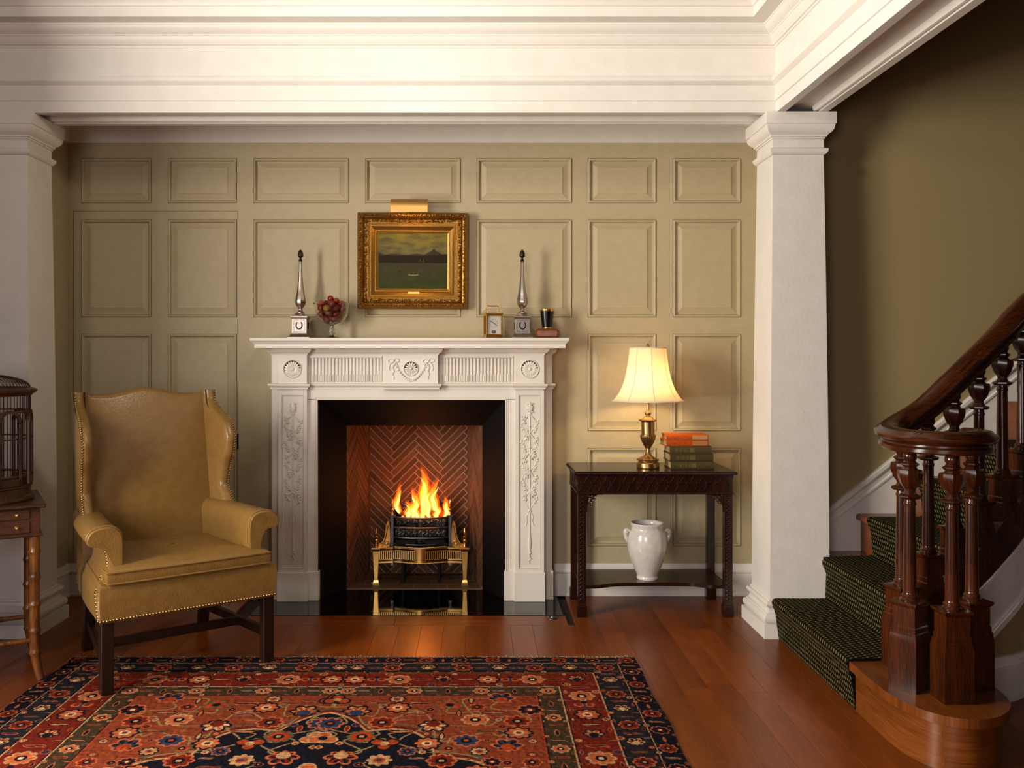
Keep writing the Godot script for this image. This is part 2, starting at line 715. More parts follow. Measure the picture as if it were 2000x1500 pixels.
func chimney_wall() -> void:
	# panels as photographed: columns and rows in pixels on the wall plane
	var cols := [[159, 296], [328, 463], [495, 682], [713, 900], [931, 1117], [1148, 1282], [1314, 1447]]
	var rows := [[309, 397], [429, 620], [652, 842], [875, 1067]]
	var holes := []
	for c in cols.size():
		for r in rows.size():
			if r > 1 and c > 1 and c < 5:
				continue
			holes.append(Rect2(X(cols[c][0], 0), Y(rows[r][1], 0), X(cols[c][1], 0) - X(cols[c][0], 0), Y(rows[r][0], 0) - Y(rows[r][1], 0)))
	var cuts := holes.duplicate()
	cuts.append(Rect2(-0.90, -0.1, 1.075, 1.24))
	# gaps round the jib door in the two left columns of panels
	var dl := X(143, 0)
	var dr := X(464, 0)
	var dt := Y(413, 0)
	cuts.append(Rect2(dr, 0, 0.0025, dt))
	cuts.append(Rect2(dl, 0, 0.0025, dt))
	cuts.append(Rect2(dl, dt, dr - dl + 0.0025, 0.0025))
	var xs := [XL, XR]
	var ys := [0.0, 2.8]
	for q: Rect2 in cuts:
		for x in [q.position.x, q.end.x]:
			xs.append(x)
		for y in [q.position.y, q.end.y]:
			if y > 0.0:
				ys.append(y)
	xs.sort()
	ys.sort()
	var b := MB.new()
	for j in ys.size() - 1:
		if ys[j + 1] - ys[j] < 0.0001:
			continue
		var run := -1.0
		for i in xs.size() - 1:
			if xs[i + 1] - xs[i] < 0.00001:
				continue
			var mid := Vector2((xs[i] + xs[i + 1]) / 2, (ys[j] + ys[j + 1]) / 2)
			var cut := false
			for q: Rect2 in cuts:
				if q.has_point(mid):
					cut = true
					break
			if not cut:
				b.quad(Vector3(xs[i], ys[j], 0), Vector3(xs[i], ys[j + 1], 0), Vector3(xs[i + 1], ys[j + 1], 0), Vector3(xs[i + 1], ys[j], 0))
	# body of the wall behind
	b.span(Vector3(XL - 0.1, 0, -0.2), Vector3(-0.93, 2.9, -0.0125))
	b.span(Vector3(0.20, 0, -0.2), Vector3(XR + 0.1, 2.9, -0.0125))
	b.span(Vector3(-0.93, 1.16, -0.2), Vector3(0.20, 2.9, -0.0125))
	var wall := struct("wall_back", b, M.wall, self, Vector3.ZERO, 10)
	var made := {}
	for q: Rect2 in holes:
		var key := "%d_%d" % [roundi(q.size.x * 500), roundi(q.size.y * 500)]
		if not made.has(key):
			made[key] = panel_mesh(q.size.x, q.size.y)
		part("wall_panel", made[key], M.wall, wall, Vector3(q.position.x, q.position.y, 0))
	# hinges of the jib door
	for y in [1.35 + (703 - 862) / 340.0]:
		var h := MB.new()
		h.tube([Vector3(dr + 0.001, y - 0.045, 0.002), Vector3(dr + 0.001, y + 0.045, 0.002)], 0.005, 10)
		part("hinge", h, M.iron, wall)
	# white frieze and crown under the ceiling of the recess
	b = MB.new()
	var prof := [Vector2(0, 2.594), Vector2(0.014, 2.594), Vector2(0.014, 2.685), Vector2(0.022, 2.687), Vector2(0.022, 2.697), Vector2(0.034, 2.715), Vector2(0.06, 2.745), Vector2(0.066, 2.8)]
	b.mold(prof, Vector3(XL, 0, 0), Vector3(XR, 0, 0), Vector3.BACK, 1, -1)
	b.mold(prof, Vector3(XL, 0, 0.52), Vector3(XL, 0, 0), Vector3.RIGHT, 0, -1)
	b.mold(prof, Vector3(XR, 0, 0), Vector3(XR, 0, 0.52), Vector3.LEFT, 1, 0)
	struct("trim_1", b, M.white)
	# baseboards
	var bp := [Vector2(0.024, 0), Vector2(0.024, 0.012), Vector2(0.018, 0.016), Vector2(0.018, 0.128), Vector2(0.024, 0.132), Vector2(0.026, 0.140), Vector2(0.020, 0.148), Vector2(0.016, 0.152), Vector2(0.013, 0.172), Vector2(0.008, 0.182), Vector2(0, 0.182)]
	b = MB.new()
	b.mold(bp, Vector3(XL, 0, 0), Vector3(-1.17, 0, 0), Vector3.BACK, 1, 0)
	b.mold(bp, Vector3(XL, 0, 0.5), Vector3(XL, 0, 0), Vector3.RIGHT, 0, -1)
	struct("baseboard_left", b, M.white)
	b = MB.new()
	b.mold(bp, Vector3(0.445, 0, 0), Vector3(XR, 0, 0), Vector3.BACK, 0, -1)
	b.mold(bp, Vector3(XR, 0, 0), Vector3(XR, 0, 0.5), Vector3.LEFT, 1, 0)
	struct("baseboard_right", b, M.white)


func shell() -> void:
	var b := MB.new()
	b.span(Vector3(XL - 0.12, 0, -0.2), Vector3(XL, 2.9, 0.56))
	struct("wall_recess_left", b, M.wall)
	b = MB.new()
	b.span(Vector3(XR, 0, -0.2), Vector3(XR + 0.12, 2.9, 0.50))
	struct("wall_recess_right", b, M.wall)
	b = MB.new()
	b.span(Vector3(-2.5, 2.8, -0.2), Vector3(1.75, 2.95, 0.6))
	struct("ceiling_recess", b, M.white)
	b = MB.new()
	b.span(Vector3(1.6, 0, STAIRZ - 0.14), Vector3(5.0, 5.6, STAIRZ))
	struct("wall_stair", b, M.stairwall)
	b = MB.new()
	b.span(Vector3(-3.55, 0, 0.45), Vector3(-2.3, 3.3, 0.6))
	struct("wall_front_left", b, M.wall)
	# left wall with its window
	b = MB.new()
	var w0 := Vector2(2.65, 0.62)
	var w1 := Vector2(4.05, 2.78)
	b.span(Vector3(-3.5, 0, 0.45), Vector3(-3.3, CEIL, w0.x))
	b.span(Vector3(-3.5, 0, w1.x), Vector3(-3.3, CEIL, 7.15))
	b.span(Vector3(-3.5, 0, w0.x), Vector3(-3.3, w0.y, w1.x))
	b.span(Vector3(-3.5, w1.y, w0.x), Vector3(-3.3, CEIL, w1.x))
	b.span(Vector3(-3.3, 0, 1.5), Vector3(-2.62, CEIL, 2.5))  # unseen pier, added to keep window light off the left column
	struct("wall_left", b, M.dark)
	window("window_1", Vector3(-3.42, (w0.y + w1.y) / 2, (w0.x + w1.x) / 2), w1.x - w0.x, w1.y - w0.y, PI / 2)
	b = MB.new()
	b.span(Vector3(-3.5, 0, 7.0), Vector3(-2.3, CEIL, 7.2))
	b.span(Vector3(-0.3, 0, 7.0), Vector3(5.1, 5.6, 7.2))
	b.span(Vector3(-2.3, 0, 7.0), Vector3(-0.3, 0.65, 7.2))
	b.span(Vector3(-2.3, 2.45, 7.0), Vector3(-0.3, CEIL, 7.2))
	struct("wall_rear", b, M.dark)
	window("window_2", Vector3(-1.3, 1.55, 7.12), 2.0, 1.8, 0.0)  # unseen window, added to go with the frontal fill light
	b = MB.new()
	b.span(Vector3(5.0, 0, 0.4), Vector3(5.15, 5.6, 7.2))
	struct("wall_right", b, M.dark)
	b = MB.new()
	b.span(Vector3(1.5, CEIL, 0.6), Vector3(1.70, 5.6, 7.1))
	struct("wall_upper", b, M.dark)
	b = MB.new()
	b.span(Vector3(-3.5, CEIL, 0.5), Vector3(1.70, CEIL + 0.12, 7.2))
	struct("ceiling", b, M.dark)
	b = MB.new()
	b.span(Vector3(1.45, 5.5, 0.4), Vector3(5.15, 5.65, 7.2))
	struct("ceiling_stair", b, M.white)


func window(called: String, at: Vector3, w: float, h: float, turn: float) -> void:
	var b := MB.new()
	for s in [-1, 1]:
		b.box(Vector3(s * (w / 2 - 0.03), 0, 0), Vector3(0.06, h, 0.06), 0.004)
		b.box(Vector3(0, s * (h / 2 - 0.03), 0), Vector3(w - 0.12, 0.06, 0.06), 0.004)
	b.box(Vector3(0, 0, 0), Vector3(w - 0.12, 0.05, 0.05), 0.004)
	for k in [-1, 1]:
		b.box(Vector3(k * w / 6, 0, 0), Vector3(0.025, h - 0.12, 0.03), 0.003)
	var o := struct(called, b, M.white, self, at)
	o.rotation.y = turn
	var g := MB.new()
	g.box(Vector3.ZERO, Vector3(w - 0.12, h - 0.12, 0.004))
	part("pane", g, M.glass, o)


func entablature() -> void:
	var p := [Vector2(0, 2.557), Vector2(0, 2.612), Vector2(0.007, 2.614), Vector2(0.007, 2.688), Vector2(0.014, 2.692), Vector2(0.026, 2.702), Vector2(0.028, 2.704), Vector2(0.028, 2.722), Vector2(0.004, 2.726), Vector2(0.004, 2.870), Vector2(0.010, 2.871), Vector2(0.012, 2.876), Vector2(0.010, 2.881), Vector2(0.018, 2.882), Vector2(0.024, 2.890), Vector2(0.034, 2.902), Vector2(0.040, 2.916), Vector2(0.044, 2.918), Vector2(0.044, 2.924), Vector2(0.060, 2.932), Vector2(0.074, 2.944), Vector2(0.080, 2.956), Vector2(0.083, 2.957), Vector2(0.083, 2.965), Vector2(0.158, 2.965), Vector2(0.158, 3.012), Vector2(0.166, 3.014), Vector2(0.172, 3.026), Vector2(0.190, 3.045), Vector2(0.215, 3.07), Vector2(0.222, 3.09), Vector2(0.23, 3.092), Vector2(0.23, 3.12), Vector2(0.30, 3.121), Vector2(0.30, CEIL)]
	var b := MB.new()
	b.mold(p, Vector3(-3.3, 0, FZ), Vector3(FX, 0, FZ), Vector3.BACK, 0, -1)
	b.span(Vector3(-3.3, 2.59, FZ - 0.246), Vector3(FX + 0.1, CEIL, FZ - 0.001))
	soffit(b, Vector3(-3.3, 2.557, FZ), Vector3(FX, 2.557, FZ), Vector3.FORWARD)
	struct("trim_2", b, M.white, self, Vector3.ZERO, 28)
	b = MB.new()
	b.mold(p, Vector3(FX, 0, FZ), Vector3(FX, 0, 7.0), Vector3.LEFT, 1, 0)
	b.span(Vector3(FX + 0.001, 2.59, FZ - 0.2), Vector3(FX + 0.246, CEIL + 0.1, 7.0))
	soffit(b, Vector3(FX, 2.557, FZ), Vector3(FX, 2.557, 7.0), Vector3.RIGHT)
	# outer face of the beam, towards the stair
	b.mold([Vector2(0, 2.557), Vector2(0, 2.62), Vector2(0.008, 2.622), Vector2(0.008, CEIL)], Vector3(FX + 0.246, 0, 7.0), Vector3(FX + 0.246, 0, FZ - 0.2), Vector3.RIGHT)
	struct("trim_3", b, M.white, self, Vector3.ZERO, 28)


# underside of a beam: edge strip, sunk panel, ovolo, edge strip
func soffit(b: MB, a: Vector3, c: Vector3, back: Vector3) -> void:
	var prof := [Vector2(0, 0), Vector2(0.04, 0), Vector2(0.04, 0.03), Vector2(0.178, 0.03), Vector2(0.180, 0.016), Vector2(0.186, 0.006), Vector2(0.196, 0.0045), Vector2(0.2, 0.009), Vector2(0.206, 0.009), Vector2(0.206, 0), Vector2(0.246, 0), Vector2(0.246, 0.06)]
	var rows := []
	for q: Vector2 in prof:
		rows.append(PackedVector3Array([a + back * q.x + Vector3.UP * q.y, c + back * q.x + Vector3.UP * q.y]))
	b.grid(rows, false, (c - a).cross(back).y < 0.0)


func column(at: Vector3, label: String, category: String) -> void:
	var o := thing("column", label, category, at)
	var b := MB.new()
	b.square([Vector2(0.186, 0), Vector2(0.186, 0.066), Vector2(0.18, 0.068)])
	part("plinth", b, M.white, o)
	b = MB.new()
	var prof := [Vector2(0.172, 0.068)]
	for i in 9:
		var a := -PI / 2 + PI * i / 8
		prof.append(Vector2(0.170 + 0.012 * cos(a), 0.090 + 0.020 * sin(a)))
	prof.append_array([Vector2(0.168, 0.111), Vector2(0.168, 0.117)])
	for i in 6:
		var a := PI * i / 10.0
		prof.append(Vector2(0.168 - 0.015 * sin(a * 1.0), 0.117 + 0.022 * (1.0 - cos(a))))
	prof.append_array([Vector2(0.156, 0.143), Vector2(0.156, 0.147)])
	for i in 7:
		var a := -PI / 2 + PI * i / 6
		prof.append(Vector2(0.158 + 0.010 * cos(a), 0.160 + 0.013 * sin(a)))
	prof.append_array([Vector2(0.152, 0.174), Vector2(0.152, 0.181), Vector2(0.147, 0.184)])
	b.square(prof)
	part("base_moulding", b, M.white, o, Vector3.ZERO, 30)
	b = MB.new()
	prof = []
	for i in 13:
		var t := i / 12.0
		prof.append(Vector2(0.145 - 0.021 * pow(t, 1.5), 0.184 + (2.36 - 0.184) * t))
	b.square(prof)
	part("shaft", b, M.white, o)
	b = MB.new()
	b.square([Vector2(0.124, 2.355), Vector2(0.131, 2.358), Vector2(0.136, 2.364), Vector2(0.141, 2.372), Vector2(0.142, 2.384), Vector2(0.135, 2.388), Vector2(0.125, 2.389), Vector2(0.124, 2.432), Vector2(0.130, 2.434), Vector2(0.130, 2.441), Vector2(0.137, 2.443), Vector2(0.137, 2.450), Vector2(0.142, 2.455), Vector2(0.152, 2.462), Vector2(0.161, 2.474), Vector2(0.165, 2.490), Vector2(0.165, 2.498), Vector2(0.170, 2.499), Vector2(0.170, 2.556)])
	part("capital", b, M.white, o, Vector3.ZERO, 28)


# ---------------------------------------------------------------- chimneypiece
# rings of a rectangle growing by the projection of each profile point (left, front and right only)
func stack(b: MB, x0: float, x1: float, z0: float, z1: float, prof: Array) -> void:
	var rows := []
	for p: Vector2 in prof:
		rows.append(PackedVector3Array([Vector3(x0 - p.x, p.y, z0), Vector3(x0 - p.x, p.y, z1 + p.x), Vector3(x1 + p.x, p.y, z1 + p.x), Vector3(x1 + p.x, p.y, z0)]))
	b.grid(rows, true, true)
	b.fan(rows[0], Vector3.DOWN)
	b.fan(rows[-1], Vector3.UP)


func facing(at: Vector3) -> Transform3D:
	return Transform3D(Basis(Vector3.RIGHT, PI / 2), at)  # a lathe's axis turned towards the room


func rosette(b: MB, c: Vector3, r: float, petals: int) -> void:
	b.t = facing(c)
	b.lathe([Vector2(r, 0), Vector2(r, 0.006), Vector2(r * 0.95, 0.008), Vector2(r * 0.90, 0.006), Vector2(r * 0.88, 0.001), Vector2(0.0001, 0.001)], 40)
	b.lathe([Vector2(r * 0.2, 0.0), Vector2(r * 0.2, 0.007), Vector2(r * 0.12, 0.010), Vector2(0.0001, 0.011)], 16)
	for i in petals:
		var a := TAU * i / petals
		var d := Vector3(cos(a), 0, sin(a))
		var s := Vector3(-sin(a), 0, cos(a))
		var rows := []
		for k in 6:
			var t := k / 5.0
			var w := r * 0.105 * (0.45 + 0.75 * sin(t * PI * 0.72)) * (1.0 if k < 5 else 0.3)
			var o := d * r * lerpf(0.2, 0.86, t)
			var hgt := 0.0015 + 0.0045 * sin(t * PI * 0.8 + 0.3)
			rows.append(PackedVector3Array([o - s * w, o - s * w * 0.6 + Vector3.UP * hgt, o + s * w * 0.6 + Vector3.UP * hgt, o + s * w]))
		b.grid(rows, false, true)
	b.t = Transform3D.IDENTITY


func leaf(b: MB, c: Vector3, a: float, size: float) -> void:
	# three-lobed leaf in low relief
	for k in [-1, 0, 1]:
		var d := Vector3(cos(a + k * 0.85), sin(a + k * 0.85), 0)
		var s := Vector3(-d.y, d.x, 0)
		var ln := size * (1.0 if k == 0 else 0.78)
		var w := size * 0.30
		b.tri_to(c, c + d * ln * 0.55 + s * w, c + d * ln * 0.5 + Vector3(0, 0, 0.007), Vector3(0, 0, 1))
		b.tri_to(c, c + d * ln * 0.55 - s * w, c + d * ln * 0.5 + Vector3(0, 0, 0.007), Vector3(0, 0, 1))
		b.tri_to(c + d * ln, c + d * ln * 0.55 + s * w, c + d * ln * 0.5 + Vector3(0, 0, 0.007), Vector3(0, 0, 1))
		b.tri_to(c + d * ln, c + d * ln * 0.55 - s * w, c + d * ln * 0.5 + Vector3(0, 0, 0.007), Vector3(0, 0, 1))


func mantelpiece() -> void:
	var xc := -0.3625
	var o := thing("mantelpiece", "carved white marble chimneypiece with fluted frieze and ivy pilasters", "mantelpiece", Vector3(xc, 0, 0))
	var b := MB.new()
	# shelf
	stack(b, -0.79, 0.79, 0.0, 0.18, [Vector2(0.055, 1.414), Vector2(0.062, 1.415), Vector2(0.062, 1.436), Vector2(0.066, 1.438), Vector2(0.070, 1.445), Vector2(0.076, 1.452), Vector2(0.081, 1.455), Vector2(0.081, 1.469), Vector2(0.079, 1.4705)])
	part("shelf", b, M.marble, o, Vector3.ZERO, 25)
	# frieze with its breaks
	var bed := [Vector2(0.0, 1.378), Vector2(0.004, 1.3785), Vector2(0.006, 1.386), Vector2(0.016, 1.391), Vector2(0.024, 1.401), Vector2(0.026, 1.409), Vector2(0.03, 1.4145)]
	var low := [Vector2(0.0, 1.185), Vector2(0.007, 1.187), Vector2(0.007, 1.195), Vector2(0.012, 1.199), Vector2(0.018, 1.207), Vector2(0.018, 1.216), Vector2(0.0, 1.219)]
	b = MB.new()
	b.span(Vector3(-0.79, 1.19, 0), Vector3(0.79, 1.413, 0.10))
	stack(b, -0.79, 0.79, 0.0, 0.10, bed)
	stack(b, -0.79, 0.79, 0.0, 0.10, low)
	b.span(Vector3(-0.6, 1.19, 0.05), Vector3(0.6, 1.413, 0.122))
	stack(b, -0.6, 0.6, 0.05, 0.122, bed)
	stack(b, -0.6, 0.6, 0.05, 0.122, low)
	part("frieze", b, M.marble, o, Vector3.ZERO, 25)
	for s in [-1.0, 1.0]:
		b = MB.new()
		b.span(Vector3(s * 0.58, 1.19, 0.05), Vector3(s * 0.742, 1.413, 0.155), 0.001)
		stack(b, minf(s * 0.58, s * 0.742), maxf(s * 0.58, s * 0.742), 0.05, 0.155, bed)
		stack(b, minf(s * 0.58, s * 0.742), maxf(s * 0.58, s * 0.742), 0.05, 0.155, low)
		var blk := part("end_block", b, M.marble, o, Vector3.ZERO, 25)
		b = MB.new()
		rosette(b, Vector3(s * 0.661, 1.299, 0.154), 0.052, 18)
		part("rosette", b, M.marble, blk, Vector3.ZERO, 50)
		# flutes
		b = MB.new()
		var n := 21
		var x0 := 0.165
		var x1 := 0.568
		var pitch := (x1 - x0) / n
		for i in n:
			var x: float = s * (x0 + pitch * (i + 0.5))
			# fillet ridge between two flutes and the round head of the flute
			var poly := PackedVector2Array()
			var w := pitch * 0.36
			b.span(Vector3(x - pitch / 2, 1.226, 0.12), Vector3(x - pitch / 2 + pitch * 0.14, 1.372, 0.1305), 0.0008)
			b.span(Vector3(x + pitch / 2 - pitch * 0.14, 1.226, 0.12), Vector3(x + pitch / 2, 1.372, 0.1305), 0.0008)
			for k in 7:
				var a := PI * k / 6
				poly.append(Vector2(x + w * cos(a), 1.355 + w * sin(a) * 1.3))
			poly.append(Vector2(x - pitch / 2, 1.355))
			poly.append(Vector2(x - pitch / 2, 1.374))
			poly.append(Vector2(x + pitch / 2, 1.374))
			poly.append(Vector2(x + pitch / 2, 1.355))
			b.extrude(poly, 0.12, 0.1305)
			# raised reed at the foot of each flute
			b.tube([Vector3(x, 1.226, 0.1215), Vector3(x, 1.268, 0.1215)], pitch * 0.24, 8)
		part("fluted_panel", b, M.marble, o, Vector3.ZERO, 30)
	# centre tablet
	b = MB.new()
	b.span(Vector3(-0.1515, 1.19, 0.05), Vector3(0.1515, 1.413, 0.164), 0.001)
	stack(b, -0.1515, 0.1515, 0.05, 0.164, bed)
	stack(b, -0.1515, 0.1515, 0.05, 0.164, low)
	var tab := part("centre_tablet", b, M.marble, o, Vector3.ZERO, 25)
	b = MB.new()
	rosette(b, Vector3(0, 1.302, 0.163), 0.042, 14)
	part("medallion", b, M.marble, tab, Vector3.ZERO, 50)
	b = MB.new()
	for i in 19:
		var t := i / 18.0
		var x := lerpf(-0.09, 0.09, t)
		b.ball(Vector3(x, 1.325 - 0.088 * sin(t * PI), 0.166), 0.0062 + 0.0025 * sin(t * PI), 7, 5)
	for s in [-1.0, 1.0]:
		for i in 8:
			b.ball(Vector3(s * (0.098 + 0.003 * sin(i * 1.7)), 1.318 - 0.0105 * i, 0.166), 0.0062 - 0.0003 * i, 7, 5)
		for k in [-1.0, 1.0]:
			# loops of the bow and its tails
			var loop := []
			for i in 10:
				var a := TAU * i / 10
				loop.append(Vector3(s * 0.097 + k * (0.016 + 0.015 * cos(a)), 1.345 + 0.010 * sin(a) + k * 0.002, 0.167))
			b.tube(loop, 0.0035, 6, true)
			b.tube([Vector3(s * 0.097, 1.343, 0.167), Vector3(s * 0.097 + k * 0.018, 1.328, 0.167), Vector3(s * 0.097 + k * 0.026, 1.306, 0.166), Vector3(s * 0.097 + k * 0.021, 1.29, 0.165)], 0.003, 6)
		b.ball(Vector3(s * 0.097, 1.344, 0.168), 0.007, 8, 5)
	part("garland", b, M.marble, tab, Vector3.ZERO, 60)
	# architrave round the opening
	b = MB.new()
	b.span(Vector3(-0.6, 1.1255, 0.03), Vector3(0.6, 1.19, 0.124))
	for s in [-1.0, 1.0]:
		b.span(Vector3(s * 0.525, 0.0, 0.03), Vector3(s * 0.6, 1.13, 0.124))
		b.span(Vector3(s * 0.525, 0.16, 0.1), Vector3(s * 0.533, 1.1255, 0.130), 0.002)
		b.span(Vector3(s * 0.538, 0.16, 0.1), Vector3(s * 0.541, 1.139, 0.127), 0.001)
	b.span(Vector3(-0.533, 1.1255, 0.1), Vector3(0.533, 1.1335, 0.130), 0.002)
	b.span(Vector3(-0.541, 1.1385, 0.1), Vector3(0.541, 1.1415, 0.127), 0.001)
	part("architrave", b, M.marble, o, Vector3.ZERO, 25)
	for s in [-1.0, 1.0]:
		b = MB.new()
		var cx: float = s * 0.661
		b.span(Vector3(s * 0.6, 0.0, 0.0), Vector3(s * 0.79, 1.19, 0.10), 0.001)
		# pilaster with a sunk panel
		b.span(Vector3(cx - 0.081, 0.16, 0.02), Vector3(cx + 0.081, 1.19, 0.140))
		b.span(Vector3(cx - 0.081, 0.16, 0.13), Vector3(cx - 0.060, 1.19, 0.150), 0.001)
		b.span(Vector3(cx + 0.060, 0.16, 0.13), Vector3(cx + 0.081, 1.19, 0.150), 0.001)
		b.span(Vector3(cx - 0.060, 1.153, 0.13), Vector3(cx + 0.060, 1.19, 0.150), 0.001)
		b.span(Vector3(cx - 0.060, 0.16, 0.13), Vector3(cx + 0.060, 0.185, 0.150), 0.001)
		var pil := part("pilaster", b, M.marble, o, Vector3.ZERO, 25)
		b = MB.new()
		for e in [-1, 1]:
			b.span(Vector3(cx + e * 0.0595, 0.186, 0.139), Vector3(cx + e * 0.0545, 1.152, 0.146), 0.002)
		for yy in [0.188, 1.150]:
			b.span(Vector3(cx - 0.0595, yy - 0.0025, 0.139), Vector3(cx + 0.0595, yy + 0.0025, 0.146), 0.002)
		part("panel_bead", b, M.marble, pil)
		b = MB.new()
		var zf := 0.1415
		b.tube([Vector3(cx, 0.25, zf), Vector3(cx, 1.05, zf)], 0.0042, 8)
		b.lathe([Vector2(0.006, 1.042), Vector2(0.012, 1.046), Vector2(0.008, 1.052), Vector2(0.017, 1.066), Vector2(0.0195, 1.082), Vector2(0.015, 1.100), Vector2(0.006, 1.113), Vector2(0.0005, 1.118)], 12, Vector3(cx, 0, zf), 0.0, 1.0, 0.6)
		for i in 14:
			var a := i * 2.4
			b.ball(Vector3(cx + 0.014 * cos(a), 1.06 + i * 0.0036, zf + 0.008), 0.0045, 6, 4)
		for k in [-1.0, 1.0]:
			var vine := []
			for i in 61:
				var t := i / 60.0
				var y := lerpf(1.035, 0.50, t)
				vine.append(Vector3(cx + k * 0.034 * sin(t * PI * 5.0 + 0.35) * (1.0 - 0.25 * t), y, zf + 0.003 * cos(t * PI * 10.0)))
			b.tube(vine, 0.0024, 6)
			for i in 13:
				var q: Vector3 = vine[clampi(3 + i * 4 + int(k), 0, 60)]
				var side := signf(q.x - cx)
				if side == 0.0:
					side = k
				leaf(b, q + Vector3(side * 0.004, 0, 0.001), (0.25 if side > 0 else PI - 0.25) + 0.7 * sin(i * 2.1 + k), 0.027)
				leaf(b, q + Vector3(-side * 0.002, -0.012, 0.001), -PI / 2 + side * 1.1 + 0.3 * sin(i * 1.3), 0.022)
			b.tube([Vector3(cx + k * 0.004, 0.50, zf), Vector3(cx + k * 0.02, 0.475, zf), Vector3(cx + k * 0.014, 0.45, zf), Vector3(cx + k * 0.022, 0.425, zf)], 0.0024, 6)
		for yy in [0.98, 0.86, 0.735, 0.61]:
			b.ball(Vector3(cx, yy, zf + 0.002), 0.008, 8, 5, 0.5)
		# tassel at the foot of the staff
		b.lathe([Vector2(0.004, 0.29), Vector2(0.008, 0.30), Vector2(0.010, 0.33), Vector2(0.005, 0.38), Vector2(0.004, 0.43)], 10, Vector3(cx, 0, zf), 0.0, 1.0, 0.7)
		for i in 7:
			b.ball(Vector3(cx + 0.005 * sin(i * 2.0), 0.285 - i * 0.011, zf + 0.002), 0.0062 - 0.0004 * i, 7, 4)
		part("carved_staff", b, M.marble, pil, Vector3.ZERO, 50)
		b = MB.new()
		b.span(Vector3(s * 0.519, 0.0025, 0.03), Vector3(s * 0.59, 0.165, 0.136), 0.002)
		b.span(Vector3(cx - 0.087, 0.0025, 0.03), Vector3(cx + 0.087, 0.165, 0.158), 0.002)
		b.span(Vector3(s * 0.74, 0.0025, 0.0), Vector3(s * 0.797, 0.165, 0.110), 0.002)
		part("plinth", b, M.marble, o)
	hearth(xc)


func slab(b: MB, q: Array, back: Vector3) -> void:
	var n: Vector3 = -back
	b.quad_to(q[0], q[1], q[2], q[3], n)
	b.quad_to(q[0] + back, q[1] + back, q[2] + back, q[3] + back, back)
	var c: Vector3 = (q[0] + q[1] + q[2] + q[3]) / 4.0
	for i in 4:
		var k := (i + 1) % 4
		b.quad_to(q[i], q[k], q[k] + back, q[i] + back, (q[i] + q[k]) / 2.0 - c)


func hearth(xc: float) -> void:
	var hs := MB.new()
	hs.t = Transform3D(Basis(Vector3.RIGHT, -PI / 2), Vector3.ZERO)
	hs.extrude(PackedVector2Array([Vector2(-1.195, -0.4155), Vector2(0.46, -0.4155), Vector2(0.46, -0.002), Vector2(0.168, -0.002), Vector2(0.038, 0.118), Vector2(-0.765, 0.118), Vector2(-0.893, -0.002), Vector2(-1.195, -0.002)]), -0.014, 0.002, 0.001)
	var hearth_o := part("hearth_slab", hs, M.hearth, self)
	tag(hearth_o, "polished black stone hearth slab set flush in the wooden floor", "hearth")
	var o := thing("firebox", "brick-lined firebox with splayed black slate surround", "fireplace", Vector3(xc, 0, 0))
	var ho := 0.526
	var hi := 0.399
	var to := 1.127
	var ti := 0.9645
	var zo := 0.10
	var zi := -0.12
	for s in [-1.0, 1.0]:
		var b := MB.new()
		slab(b, [Vector3(s * ho, 0.002, zo), Vector3(s * ho, to, zo), Vector3(s * hi, ti, zi), Vector3(s * hi, 0.002, zi)], Vector3(s * 0.03, 0, -0.03))
		part("slate_jamb", b, M.slate, o)
	var b := MB.new()
	slab(b, [Vector3(-ho, to, zo), Vector3(ho, to, zo), Vector3(hi, ti, zi), Vector3(-hi, ti, zi)], Vector3(0, 0.03, -0.03))
	part("slate_lintel", b, M.slate, o)
	# closing masonry round the opening
	b = MB.new()
	b.span(Vector3(-0.62, 1.09, -0.7), Vector3(0.62, 1.2, -0.2005))
	for s in [-1.0, 1.0]:
		b.span(Vector3(s * 0.45, 0, -0.7), Vector3(s * 0.62, 1.2, -0.2005))
	b.span(Vector3(-0.62, 0, -0.75), Vector3(0.62, 1.2, -0.56))
	part("masonry", b, M.mortar, o)
	# three faces of herringbone brick
	var bw := 0.306   # half width of the back
	var bz := -0.5
	herringbone(o, Vector3(-bw, 0, bz), Vector3(1, 0, 0), bw * 2, 1.10, bw)
	var side := Vector3(-bw, 0, bz) - Vector3(-hi - 0.002, 0, zi)
	herringbone(o, Vector3(-hi - 0.002, 0, zi), side.normalized(), side.length(), 1.10, 0.2)
	var other := Vector3(hi + 0.002, 0, zi) - Vector3(bw, 0, bz)
	herringbone(o, Vector3(bw, 0, bz), other.normalized(), other.length(), 1.10, 0.16)
	# tiles on the floor of the firebox
	b = MB.new()
	b.span(Vector3(-0.45, -0.014, -0.56), Vector3(0.45, 0.003, -0.119))
	var fl := part("firebox_floor", b, M.mortar, o)
	var k := 0
	for r in 4:
		var z0 := -0.122 - r * 0.098
		var x := -0.41 - 0.1 * (r % 2)
		while x < 0.41:
			var a := maxf(x, -0.41)
			var c := minf(x + 0.2, 0.41)
			if c - a > 0.03:
				var tb := MB.new()
				tb.span(Vector3(a + 0.002, 0.0, z0 - 0.094), Vector3(c - 0.002, 0.0065, z0), 0.0015)
				part("hearth_tile", tb, M.tile[k % 3], fl)
				k += 1
			x += 0.2


